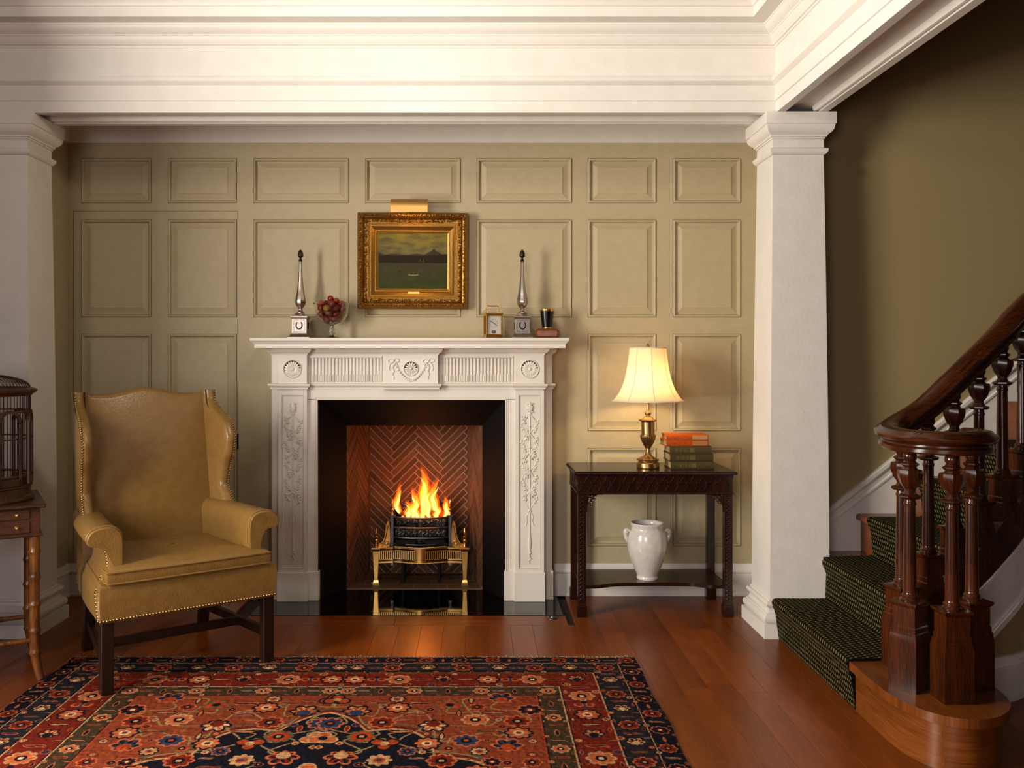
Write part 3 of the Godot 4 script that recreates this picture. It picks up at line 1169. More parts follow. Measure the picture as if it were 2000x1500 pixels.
func herringbone(o: Node3D, at: Vector3, u: Vector3, width: float, height: float, peak: float) -> void:
	var n := u.cross(Vector3.UP)  # towards the fire
	var frame := Transform3D(Basis(u, Vector3.UP, n), at)
	var b := MB.new()
	b.t = frame
	b.span(Vector3(0, 0, -0.06), Vector3(width, height, 0))
	var wall := part("brick_wall", b, M.mortar, o)
	var ln := 0.2172
	var w := 0.0362
	var j := 0.0042
	var clip := PackedVector2Array([Vector2(0.001, 0.008), Vector2(width - 0.001, 0.008), Vector2(width - 0.001, height), Vector2(0.001, height)])
	var r2 := sqrt(0.5)
	for m in range(-4, 5):
		for k in range(-12, 36):
			for turned in 2:
				var x0 := k * w + m * ln
				var y0 := k * w - m * ln
				var size := Vector2(ln, w)
				if turned:
					x0 = k * w + ln + m * ln
					y0 = (k + 1) * w - ln - m * ln
					size = Vector2(w, ln)
				var poly := PackedVector2Array()
				for c in [Vector2(j / 2, j / 2), Vector2(size.x - j / 2, j / 2), Vector2(size.x - j / 2, size.y - j / 2), Vector2(j / 2, size.y - j / 2)]:
					var p: Vector2 = c + Vector2(x0, y0)
					poly.append(Vector2((p.x - p.y) * r2 + peak - ln * r2, (p.x + p.y) * r2))
				for piece in Geometry2D.intersect_polygons(poly, clip):
					var area := 0.0
					for i in piece.size():
						area += piece[i].cross(piece[(i + 1) % piece.size()])
					if absf(area) < 0.0003:
						continue
					var bb := MB.new()
					bb.t = frame
					bb.extrude(piece, -0.002, 0.0010 + 0.0010 * rng.randf(), 0.0006)
					part("brick", bb, M.brick[rng.randi() % 5], wall)


# ---------------------------------------------------------------- the fire
func finial(b: MB, at: Vector3, h: float) -> void:
	var k := h / 0.115
	b.lathe([Vector2(0.010 * k, 0), Vector2(0.010 * k, 0.006 * k), Vector2(0.006 * k, 0.012 * k), Vector2(0.005 * k, 0.024 * k), Vector2(0.012 * k, 0.032 * k), Vector2(0.013 * k, 0.040 * k), Vector2(0.008 * k, 0.048 * k), Vector2(0.012 * k, 0.055 * k), Vector2(0.012 * k, 0.060 * k), Vector2(0.005 * k, 0.066 * k), Vector2(0.0085 * k, 0.080 * k), Vector2(0.0075 * k, 0.092 * k), Vector2(0.003 * k, 0.105 * k), Vector2(0.0025 * k, 0.112 * k), Vector2(0.0003, 0.115 * k)], 16, at)


func fire() -> void:
	var xc := -0.333
	var o := thing("fire_grate", "brass and iron fire grate with serpentine pierced fret and urn finials", "grate", Vector3(xc, 0.0065, -0.24))
	for s in [-1.0, 1.0]:
		var b := MB.new()
		b.square([Vector2(0.0195, 0), Vector2(0.0195, 0.014), Vector2(0.016, 0.016), Vector2(0.013, 0.03), Vector2(0.0095, 0.034), Vector2(0.0175, 0.195), Vector2(0.0175, 0.20), Vector2(0.022, 0.203), Vector2(0.024, 0.212), Vector2(0.026, 0.216), Vector2(0.026, 0.224), Vector2(0.012, 0.226)], Vector3(s * 0.265, 0, 0.03))
		var lg := part("leg", b, M.brass, o, Vector3.ZERO, 25)
		b = MB.new()
		finial(b, Vector3(s * 0.265, 0.225, 0.03), 0.115)
		part("finial", b, M.brass, lg)
	# serpentine fret between the legs
	var path := func(x: float) -> Vector3: return Vector3(x, 0, 0.035 + 0.022 * cos(x / 0.245 * PI * 1.5) * (1.0 if absf(x) < 0.165 else 0.35) + 0.012)
	var b := MB.new()
	var top := []
	var low := []
	for i in 49:
		var x := lerpf(-0.248, 0.248, i / 48.0)
		var p: Vector3 = path.call(x)
		top.append(p + Vector3(0, 0.222, 0))
		low.append(p + Vector3(0, 0.138, 0))
	for r: Array in [top, low]:
		b.sweep(r, [Vector2(-0.002, -0.006), Vector2(0.003, -0.006), Vector2(0.003, 0.006), Vector2(-0.002, 0.006)])
	var r2 := []
	for p: Vector3 in top:
		r2.append(p - Vector3(0, 0.018, 0))
	b.sweep(r2, [Vector2(-0.001, -0.003), Vector2(0.0015, -0.003), Vector2(0.0015, 0.003), Vector2(-0.001, 0.003)])
	r2 = []
	for p: Vector3 in low:
		r2.append(p + Vector3(0, 0.016, 0))
	b.sweep(r2, [Vector2(-0.001, -0.003), Vector2(0.0015, -0.003), Vector2(0.0015, 0.003), Vector2(-0.001, 0.003)])
	for i in 43:
		var x := lerpf(-0.242, 0.242, i / 42.0)
		var p: Vector3 = path.call(x)
		if absf(x) < 0.034:
			continue
		b.box(p + Vector3(0, 0.179, 0), Vector3(0.0042, 0.054, 0.003))
	var mid := []
	for i in 9:
		mid.append(path.call(lerpf(-0.034, 0.034, i / 8.0)) + Vector3(0, 0.18, 0))
	b.sweep(mid, [Vector2(-0.001, -0.042), Vector2(0.002, -0.042), Vector2(0.002, 0.042), Vector2(-0.001, 0.042)])
	var fr := part("fret", b, M.brass, o, Vector3.ZERO, 35)
	b = MB.new()
	for i in 84:
		var x := lerpf(-0.245, 0.245, i / 83.0)
		var p: Vector3 = path.call(x)
		b.ball(p + Vector3(0, 0.226, 0.003), 0.0034, 6, 4)
		b.ball(p + Vector3(0, 0.134, 0.003), 0.0034, 6, 4)
	part("bead_edge", b, M.brass, fr)
	# basket
	for s in [-1.0, 1.0]:
		b = MB.new()
		b.span(Vector3(s * 0.165, 0.10, -0.045), Vector3(s * 0.186, 0.40, -0.025), 0.002)
		b.span(Vector3(s * 0.155, 0.398, -0.055), Vector3(s * 0.196, 0.406, -0.015), 0.002)
		var pt := part("post", b, M.steel, o)
		b = MB.new()
		finial(b, Vector3(s * 0.1755, 0.405, -0.035), 0.095)
		part("finial", b, M.brass, pt)
		# scrolled wing beside the post
		b = MB.new()
		var outer := smooth([Vector2(0.19, 0.36), Vector2(0.204, 0.365), Vector2(0.212, 0.33), Vector2(0.218, 0.28), Vector2(0.236, 0.245), Vector2(0.255, 0.235), Vector2(0.258, 0.222), Vector2(0.19, 0.222)], 4, true)
		var poly := PackedVector2Array()
		for p: Vector2 in outer:
			poly.append(Vector2(p.x * s, p.y))
		b.extrude(poly, -0.012, -0.007, 0.001)
		var line := []
		for p: Vector2 in smooth([Vector2(0.196, 0.35), Vector2(0.205, 0.31), Vector2(0.213, 0.27), Vector2(0.228, 0.243), Vector2(0.25, 0.232)], 4):
			line.append(Vector3(p.x * s, p.y, -0.006))
		b.tube(line, 0.003, 6)
		var ring := []
		for i in 14:
			ring.append(Vector3(s * (0.206 + 0.011 * cos(TAU * i / 14)), 0.245 + 0.011 * sin(TAU * i / 14), -0.006))
		b.tube(ring, 0.0028, 6, true)
		part("scroll_wing", b, M.brass, o)
	for y in [0.392, 0.332, 0.272, 0.232]:
		b = MB.new()
		var bar := []
		for i in 17:
			var x := lerpf(-0.17, 0.17, i / 16.0)
			bar.append(Vector3(x, y, -0.032 + 0.045 * (1.0 - pow(x / 0.17, 2.0))))
		b.tube(bar, 0.0062, 8)
		part("bar", b, M.steel, o)
	b = MB.new()
	b.span(Vector3(-0.17, 0.10, -0.18), Vector3(0.17, 0.46, -0.165), 0.003)
	b.span(Vector3(-0.17, 0.19, -0.17), Vector3(0.17, 0.205, 0.0), 0.003)
	for s in [-1.0, 1.0]:
		b.span(Vector3(s * 0.165, 0.10, -0.17), Vector3(s * 0.175, 0.39, -0.03), 0.002)
		b.span(Vector3(s * 0.10, 0.0, -0.16), Vector3(s * 0.118, 0.20, -0.14), 0.002)
		b.span(Vector3(s * 0.10, 0.0, -0.03), Vector3(s * 0.118, 0.20, -0.01), 0.002)
	part("firebasket", b, M.iron, o)
	b = MB.new()
	b.span(Vector3(-0.15, 0.207, -0.01), Vector3(-0.03, 0.262, 0.006), 0.002)
	b.span(Vector3(0.03, 0.207, -0.01), Vector3(0.15, 0.262, 0.006), 0.002)
	part("ash_door", b, M.iron, o)
	# burning logs and coals
	var ash := tri_tex(mat(Color.WHITE, 0.95), ash_texture(), 7.0, false)
	var ember := mat(Color(0.12, 0.04, 0.02), 0.9)
	ember.emission_enabled = true
	ember.emission = Color(1.0, 0.22, 0.04)
	ember.emission_energy_multiplier = 1.4
	var logs := [[Vector3(-0.15, 0.302, -0.028), Vector3(0.15, 0.298, -0.02), 0.031], [Vector3(-0.15, 0.362, -0.06), Vector3(0.15, 0.355, -0.045), 0.03], [Vector3(-0.13, 0.255, -0.07), Vector3(0.14, 0.25, -0.06), 0.036], [Vector3(-0.14, 0.44, -0.10), Vector3(0.02, 0.50, -0.08), 0.026]]
	var kinds := ["ash-covered grey log lying behind the middle bars of the grate", "charred black log behind the top bar of the grate", "charred log low at the back of the fire basket", "split log lying aslant on top of the fire"]
	for i in logs.size():
		var a: Vector3 = logs[i][0]
		var c: Vector3 = logs[i][1]
		var pts := []
		var rad := []
		for k in 13:
			var t := k / 12.0
			pts.append(a.lerp(c, t) + Vector3(0, 0.004 * sin(t * 9.0 + i), 0.004 * sin(t * 7.0)))
			rad.append(logs[i][2] * (0.9 + 0.16 * sin(t * 13.0 + i * 2.0)) * (0.75 if k == 0 or k == 12 else 1.0))
		b = MB.new()
		b.tube(pts, rad, 14)
		var lo := part("fire_log", b, ash, self, Vector3(xc, 0.0065, -0.24), 60)
		tag(lo, kinds[i], "log", "logs burning in the grate")
	for i in 10:
		var c := MB.new()
		var p := Vector3(lerpf(-0.125, 0.125, (i % 5) / 4.0) + rng.randf_range(-0.004, 0.004), rng.randf_range(0.402, 0.412), -0.12 if i < 5 else -0.068)
		c.ball(Vector3.ZERO, rng.randf_range(0.021, 0.026), 7, 5, 0.75)
		var co := part("coal", c, ember if i % 3 == 0 else ash, self, p + Vector3(xc, 0.0065, -0.24), 20)
		co.rotation = Vector3(rng.randf() * 3, rng.randf() * 3, rng.randf() * 3)
		tag(co, "glowing orange coal under the flames in the grate" if i % 3 == 0 else "charred coal under the flames in the grate", "coal", "glowing coals in the grate" if i % 3 == 0 else "charred coals in the grate")
	# flames: tongues of three shells each
	var fl := thing("fire_flames", "orange and yellow flames rising from the logs in the grate", "fire", Vector3(xc, 0.40, -0.31))
	var tongues := [[0.0, 0.0, 0.35, 0.042, 0.02], [-0.115, 0.0, 0.235, 0.026, -0.035], [-0.055, 0.02, 0.20, 0.036, 0.02], [0.05, 0.02, 0.23, 0.04, -0.015], [0.10, 0.0, 0.27, 0.036, -0.03], [0.135, 0.02, 0.15, 0.028, 0.02], [-0.02, 0.04, 0.16, 0.036, -0.02], [-0.09, 0.03, 0.12, 0.034, 0.02], [0.085, 0.05, 0.11, 0.03, 0.015], [0.02, 0.05, 0.10, 0.03, -0.01]]
	var shells := []
	for k in 3:
		var g := Gradient.new()
		var cols: Array = [[Color(1.0, 0.42, 0.05, 0.0), Color(1.0, 0.38, 0.05, 0.22), Color(0.9, 0.22, 0.02, 0.0)], [Color(1.0, 0.66, 0.16, 0.10), Color(1.0, 0.62, 0.14, 0.5), Color(1.0, 0.35, 0.04, 0.0)], [Color(1.0, 0.9, 0.5, 0.35), Color(1.0, 0.93, 0.62, 0.9), Color(1.0, 0.6, 0.15, 0.0)]][k]
		g.set_color(0, cols[0])
		g.set_color(1, cols[2])
		g.add_point(0.4, cols[1])
		var tex := GradientTexture2D.new()
		tex.gradient = g
		tex.width = 8
		tex.height = 128
		tex.fill_from = Vector2(0, 0)
		tex.fill_to = Vector2(0, 1)
		var m := mat(Color.WHITE, 1.0, 0.0, 0.0)
		m.transparency = BaseMaterial3D.TRANSPARENCY_ALPHA
		m.albedo_texture = tex
		m.emission_enabled = true
		m.emission = Color([Color(1.0, 0.36, 0.05), Color(1.0, 0.58, 0.14), Color(1.0, 0.86, 0.5)][k])
		m.emission_energy_multiplier = [1.5, 2.2, 2.6][k]
		m.texture_repeat = false
		shells.append(m)
	for i in tongues.size():
		var f: Array = tongues[i]
		for k in 3:
			var fb := MB.new()
			fb.uvmode = "given"
			var wide: float = f[3] * [1.0, 0.72, 0.45][k]
			var tall: float = f[2] * [1.0, 0.9, 0.72][k]
			var rows := []
			var n := 16
			for r in n + 1:
				var t := r / float(n)
				var rad := wide * pow(sin(PI * clampf(0.12 + 0.88 * t, 0, 1)), 0.9) * (1.0 - 0.45 * t) + 0.0004
				var c := Vector3(f[0] + f[4] * sin(t * 3.2) + 0.006 * sin(t * 11.0 + i), t * tall - 0.01, f[1] + 0.01 * sin(t * 5.0 + i))
				var ring := PackedVector3Array()
				for j in 12:
					var a := TAU * j / 12
					ring.append(c + Vector3(cos(a) * rad, 0, sin(a) * rad * 0.6))
				rows.append(ring)
			for r in n:
				for j in 12:
					var j2 := (j + 1) % 12
					fb.quad(rows[r][j], rows[r][j2], rows[r + 1][j2], rows[r + 1][j])
					for q in [r, r, r + 1, r, r + 1, r + 1]:
						fb.uvs.append(Vector2(0.5, q / float(n)))
			part("flame", fb, shells[k], fl, Vector3.ZERO, 80)
	omni("fire_light", Vector3(0, 0.16, 0.03), 0.07, Color(1.0, 0.58, 0.26), FIRE, fl)


const FIRE := 0.085


func ash_texture() -> ImageTexture:
	var im := noise(0.035, 4, 33).get_seamless_image(256, 256)
	im.convert(Image.FORMAT_RGB8)
	for y in 256:
		for x in 256:
			var t := im.get_pixel(x, y).r
			im.set_pixel(x, y, Color(0.03, 0.025, 0.022).lerp(Color(0.62, 0.59, 0.56), clampf((t - 0.5) * 4.0, 0.0, 1.0)))
	return ImageTexture.create_from_image(im)


# ---------------------------------------------------------------- on the mantel shelf
const SHELF := 1.4705


func mantel_things() -> void:
	obelisk(X(587, 0.14), "silver finial ornament on a square pedestal beside the bowl of fruit")
	obelisk(X(1020, 0.14), "silver finial ornament on a square pedestal beside the carriage clock")
	fruit_bowl(Vector3(X(648.5, 0.15), SHELF, 0.15))
	clock(Vector3(X(962.5, 0.15), SHELF, 0.15))
	# wooden block with the beaker on it
	var at := Vector3(X(1069.5, 0.14), SHELF, 0.14)
	var b := MB.new()
	b.box(Vector3(0, 0.0265, 0), Vector3(0.132, 0.053, 0.1), 0.012)
	var burl := relief(tri_tex(mat(Color.WHITE, 0.35), mottle(Color(0.30, 0.13, 0.05), Color(0.56, 0.29, 0.13), 0.02, 256, 77), 6.0, false), bumps(0.05, 128, 6, 3.0), 0.15)
	var blk := part("wooden_box", b, burl, self, at)
	blk.rotation.y = -0.12
	tag(blk, "small burl wood box with rounded edges under the dark beaker", "box")
	var cup := thing("beaker", "black flared beaker with gold rims standing on the wooden box", "beaker", at + Vector3(-0.003, 0.053, 0))
	b = MB.new()
	b.lathe([Vector2(0.0265, 0.0), Vector2(0.0275, 0.004), Vector2(0.0395, 0.104), Vector2(0.0375, 0.104), Vector2(0.026, 0.008), Vector2(0.0001, 0.008)], 32)
	part("cup", b, mat(Color(0.018, 0.016, 0.018), 0.25), cup)
	b = MB.new()
	b.lathe([Vector2(0.0392, 0.098), Vector2(0.0408, 0.100), Vector2(0.0412, 0.108), Vector2(0.039, 0.110), Vector2(0.0372, 0.108), Vector2(0.0372, 0.098)], 32)
	part("rim_band", b, M.brass, cup)
	b = MB.new()
	b.lathe([Vector2(0.028, 0.0), Vector2(0.0292, 0.002), Vector2(0.0288, 0.007), Vector2(0.0272, 0.009)], 32)
	part("foot_band", b, M.brass, cup)


func obelisk(x: float, label: String) -> void:
	var o := thing("finial_ornament", label, "ornament", Vector3(x, SHELF, 0.14), 0.0, "silver finials on the mantel shelf")
	var b := MB.new()
	b.square([Vector2(0.060, 0), Vector2(0.060, 0.006), Vector2(0.056, 0.008), Vector2(0.048, 0.020), Vector2(0.044, 0.024), Vector2(0.043, 0.030)])
	part("foot", b, M.silver, o, Vector3.ZERO, 25)
	b = MB.new()
	b.square([Vector2(0.0405, 0.028), Vector2(0.0405, 0.108), Vector2(0.044, 0.110), Vector2(0.046, 0.116), Vector2(0.046, 0.122), Vector2(0.040, 0.125), Vector2(0.028, 0.132), Vector2(0.020, 0.142)])
	var ped := part("pedestal", b, M.silver, o, Vector3.ZERO, 25)
	for side in 4:
		b = MB.new()
		b.t = Transform3D(Basis(Vector3.UP, side * PI / 2), Vector3.ZERO)
		# raised border and a wreath tied at the foot
		for s in [-1.0, 1.0]:
			b.span(Vector3(s * 0.031, 0.036, 0.0395), Vector3(s * 0.0285, 0.102, 0.0425), 0.0008)
		b.span(Vector3(-0.031, 0.036, 0.0395), Vector3(0.031, 0.0385, 0.0425), 0.0008)
		b.span(Vector3(-0.031, 0.0995, 0.0395), Vector3(0.031, 0.102, 0.0425), 0.0008)
		part("raised_border", b, M.silver, ped)
		b = MB.new()
		b.t = Transform3D(Basis(Vector3.UP, side * PI / 2), Vector3.ZERO)
		var wreath := []
		for i in 19:
			var a := lerpf(PI * 0.72, TAU + PI * 0.28, i / 18.0)
			wreath.append(Vector3(0.0165 * cos(a), 0.072 + 0.021 * sin(a), 0.0415))
		b.tube(wreath, 0.0036, 7)
		b.box(Vector3(0, 0.0505, 0.0415), Vector3(0.02, 0.004, 0.004), 0.001)
		part("wreath", b, M.silver_dark, ped)
	b = MB.new()
	var prof := smooth([Vector2(0.020, 0.138), Vector2(0.022, 0.144), Vector2(0.014, 0.152), Vector2(0.011, 0.160), Vector2(0.013, 0.168), Vector2(0.024, 0.182), Vector2(0.0305, 0.203), Vector2(0.027, 0.232), Vector2(0.020, 0.268), Vector2(0.0145, 0.318), Vector2(0.0105, 0.372), Vector2(0.0085, 0.425), Vector2(0.0078, 0.432)], 4)
	b.lathe(prof, 10, Vector3.ZERO, 0.1)
	part("baluster", b, M.silver, o, Vector3.ZERO, 30)
	b = MB.new()
	b.lathe(smooth([Vector2(0.0085, 0.428), Vector2(0.012, 0.434), Vector2(0.0075, 0.441), Vector2(0.006, 0.449), Vector2(0.013, 0.456), Vector2(0.0150, 0.462), Vector2(0.0135, 0.476), Vector2(0.008, 0.490), Vector2(0.0005, 0.496)], 4), 16)
	for i in 26:
		var a := i * 2.4
		var t := i / 26.0
		b.ball(Vector3(cos(a), 0, sin(a)) * lerpf(0.0142, 0.006, t * t) + Vector3(0, 0.460 + 0.030 * t, 0), 0.0032, 6, 4)
	part("acorn", b, M.silver_dark, o, Vector3.ZERO, 50)


func fruit_bowl(at: Vector3) -> void:
	var o := thing("glass_bowl", "footed clear glass bowl full of small red apples", "bowl", at)
	var b := MB.new()
	var outer := smooth([Vector2(0.048, 0.0), Vector2(0.047, 0.004), Vector2(0.018, 0.010), Vector2(0.0115, 0.018), Vector2(0.0185, 0.026), Vector2(0.012, 0.036), Vector2(0.0185, 0.046), Vector2(0.012, 0.058), Vector2(0.013, 0.074), Vector2(0.03, 0.082), Vector2(0.060, 0.094), Vector2(0.082, 0.118), Vector2(0.093, 0.150), Vector2(0.103, 0.196)], 4)
	var inner := smooth([Vector2(0.1015, 0.1965), Vector2(0.0905, 0.150), Vector2(0.0795, 0.1195), Vector2(0.058, 0.0965), Vector2(0.03, 0.0855), Vector2(0.0002, 0.083)], 4)
	b.lathe(outer + inner, 40)
	var gl := mat(Color(1, 1, 1, 0.0), 0.01)
	gl.transparency = BaseMaterial3D.TRANSPARENCY_ALPHA
	gl.refraction_enabled = true
	gl.refraction_scale = 0.05
	part("bowl", b, gl, o, Vector3.ZERO, 60)
	# apples: a mound inside the bowl
	var r := RandomNumberGenerator.new()
	r.seed = 21
	var reds := []
	for i in 4:
		var m := mat(Color.WHITE, 0.28)
		m.albedo_texture = mottle([Color(0.34, 0.03, 0.02), Color(0.42, 0.05, 0.025), Color(0.48, 0.10, 0.04), Color(0.55, 0.38, 0.16)][i], [Color(0.52, 0.10, 0.04), Color(0.58, 0.14, 0.06), Color(0.60, 0.30, 0.11), Color(0.66, 0.52, 0.26)][i], 0.03, 64, 90 + i)
		m.uv1_triplanar = true
		m.uv1_scale = Vector3.ONE * 12.0
		reds.append(m)
	var shape := MB.new()
	var prof := []
	for i in 15:
		var a := -PI / 2 + PI * i / 14.0
		var dent := 0.30 * exp(-pow((PI / 2 - a) / 0.42, 2.0)) + 0.14 * exp(-pow((PI / 2 + a) / 0.32, 2.0))
		prof.append(Vector2(maxf(cos(a), 0.0002), sin(a) * 0.92 * (1.0 - dent)))
	shape.lathe(prof, 16)
	var am := shape.commit(80)
	var stem := MB.new()
	stem.tube([Vector3(0, 0.55, 0), Vector3(0.05, 0.95, 0), Vector3(0.16, 1.25, 0.05)], 0.05, 5)
	var stem_mesh := stem.commit()
	var stem_m := mat(Color(0.13, 0.07, 0.03), 0.7)
	var spots := []
	var tries := 0
	while spots.size() < 44 and tries < 12000:
		tries += 1
		var rad := r.randf_range(0.0165, 0.0195)
		var y: float = [0.106, 0.134, 0.163, 0.190, 0.216][mini(tries / 2000, 4)]
		var lim := interp([Vector2(0.1, 0.055), Vector2(0.12, 0.072), Vector2(0.15, 0.083), Vector2(0.19, 0.086), Vector2(0.2, 0.062), Vector2(0.225, 0.03)], y) - rad + 0.0015
		var a := r.randf() * TAU
		var d := sqrt(r.randf()) * lim
		var p := Vector3(cos(a) * d, y + r.randf_range(-0.006, 0.006), sin(a) * d)
		var ok := true
		for s in spots:
			if s[0].distance_to(p) < (s[1] + rad) * 0.93:
				ok = false
				break
		if ok:
			spots.append([p, rad])
	for i in spots.size():
		var yellow := i % 7 == 3
		var a := thing("apple", "small yellowish apple among the red ones in the glass bowl" if yellow else "small red apple in the footed glass bowl", "apple", at + spots[i][0], r.randf() * 6.0, "yellowish apples in the glass bowl" if yellow else "red apples in the glass bowl")
		a.rotation = Vector3(r.randf_range(-0.9, 0.9), r.randf() * 6.0, r.randf_range(-0.9, 0.9))
		a.scale = Vector3.ONE * spots[i][1]
		part("flesh", am, reds[3 if yellow else i % 3], a)
		part("stem", stem_mesh, stem_m, a)


func clock(at: Vector3) -> void:
	var o := thing("carriage_clock", "brass and glass carriage clock with top handle on the mantel", "clock", at, 0.2)
	var hw := 0.046
	var hd := 0.038
	var b := MB.new()
	b.box(Vector3(0, 0.007, 0), Vector3(0.102, 0.014, 0.086), 0.003)
	b.box(Vector3(0, 0.0175, 0), Vector3(0.094, 0.008, 0.078), 0.002)
	part("base", b, M.brass, o)
	b = MB.new()
	b.box(Vector3(0, 0.128, 0), Vector3(0.094, 0.008, 0.078), 0.002)
	b.box(Vector3(0, 0.136, 0), Vector3(0.102, 0.009, 0.086), 0.003)
	part("top_plate", b, M.brass, o)
	for sx in [-1, 1]:
		for sz in [-1, 1]:
			b = MB.new()
			b.box(Vector3(sx * (hw - 0.004), 0.073, sz * (hd - 0.004)), Vector3(0.009, 0.104, 0.009), 0.0015)
			part("pillar", b, M.brass, o)
	b = MB.new()
	b.box(Vector3(0, 0.073, hd - 0.014), Vector3(0.076, 0.104, 0.003))
	var face := mat(Color.WHITE, 0.4)
	face.albedo_texture = clock_face()
	face.uv1_scale = Vector3(1, 1, 1)
	b.uvmode = "xy"
	b.uvscale = Vector2(1.0 / 0.076, -1.0 / 0.104)
	b.uvoff = Vector2(0.5, 0.5 + 0.073 / 0.104)
	var dial := part("dial", b, face, o)
	b = MB.new()
	var dc := Vector3(0, 0.083, hd - 0.0115)
	b.t = Transform3D(Basis(Vector3.BACK, deg_to_rad(55)), dc)
	b.box(Vector3(0, 0.010, 0), Vector3(0.003, 0.026, 0.001))
	b.t = Transform3D(Basis(Vector3.BACK, deg_to_rad(-125)), dc + Vector3(0, 0, 0.001))
	b.box(Vector3(0, 0.008, 0), Vector3(0.0034, 0.02, 0.001))
	part("hand", b, M.iron, dial)
	b = MB.new()
	b.box(Vector3(0, 0.073, -hd + 0.01), Vector3(0.076, 0.104, 0.004))
	b.box(Vector3(0, 0.06, -0.005), Vector3(0.05, 0.06, 0.03), 0.004)
	part("movement", b, M.dull_brass, o)
	b = MB.new()
	b.box(Vector3(0, 0.073, hd - 0.004), Vector3(0.075, 0.103, 0.002))
	part("front_glass", b, M.glass, o)
	b = MB.new()
	var h := []
	for p: Vector2 in smooth([Vector2(-0.030, 0.140), Vector2(-0.030, 0.150), Vector2(-0.036, 0.157), Vector2(-0.030, 0.166), Vector2(-0.034, 0.176), Vector2(-0.026, 0.181), Vector2(0.0, 0.180), Vector2(0.026, 0.181), Vector2(0.034, 0.176), Vector2(0.030, 0.166), Vector2(0.036, 0.157), Vector2(0.030, 0.150), Vector2(0.030, 0.140)], 4):
		h.append(Vector3(p.x, p.y, 0))
	b.tube(h, 0.0032, 8)
	part("handle", b, M.brass, o)


func clock_face() -> ImageTexture:
	var w := 152
	var h := 208
	var im := Image.create(w, h, false, Image.FORMAT_RGB8)
	im.fill(Color(0.80, 0.79, 0.74))
	var c := Vector2(76, 84)
	for i in 60:
		var a := TAU * i / 60.0
		var big := i % 5 == 0
		for r in range(38 if big else 44, 48):
			var p := c + Vector2(sin(a), -cos(a)) * r
			im.fill_rect(Rect2i(int(p.x) - (1 if big else 0), int(p.y) - (1 if big else 0), 3 if big else 1, 3 if big else 1), Color(0.12, 0.12, 0.13))
	# small dark oval with gilt ornament under the dial
	for y in range(160, 200):
		for x in range(46, 106):
			var d := pow((x - 76) / 28.0, 2) + pow((y - 180) / 17.0, 2)
			if d < 1.0:
				im.set_pixel(x, y, Color(0.10, 0.08, 0.06) if d > 0.25 or (x + y) % 7 < 4 else Color(0.5, 0.38, 0.2))
	return ImageTexture.create_from_image(im)


# ---------------------------------------------------------------- picture over the mantel
func ring_frame(b: MB, hw: float, hh: float, prof: Array) -> void:
	var rows := []
	for p: Vector2 in prof:
		rows.append(PackedVector3Array([Vector3(-hw + p.x, -hh + p.x, p.y), Vector3(-hw + p.x, hh - p.x, p.y), Vector3(hw - p.x, hh - p.x, p.y), Vector3(hw - p.x, -hh + p.x, p.y)]))
	b.grid(rows, true, true)


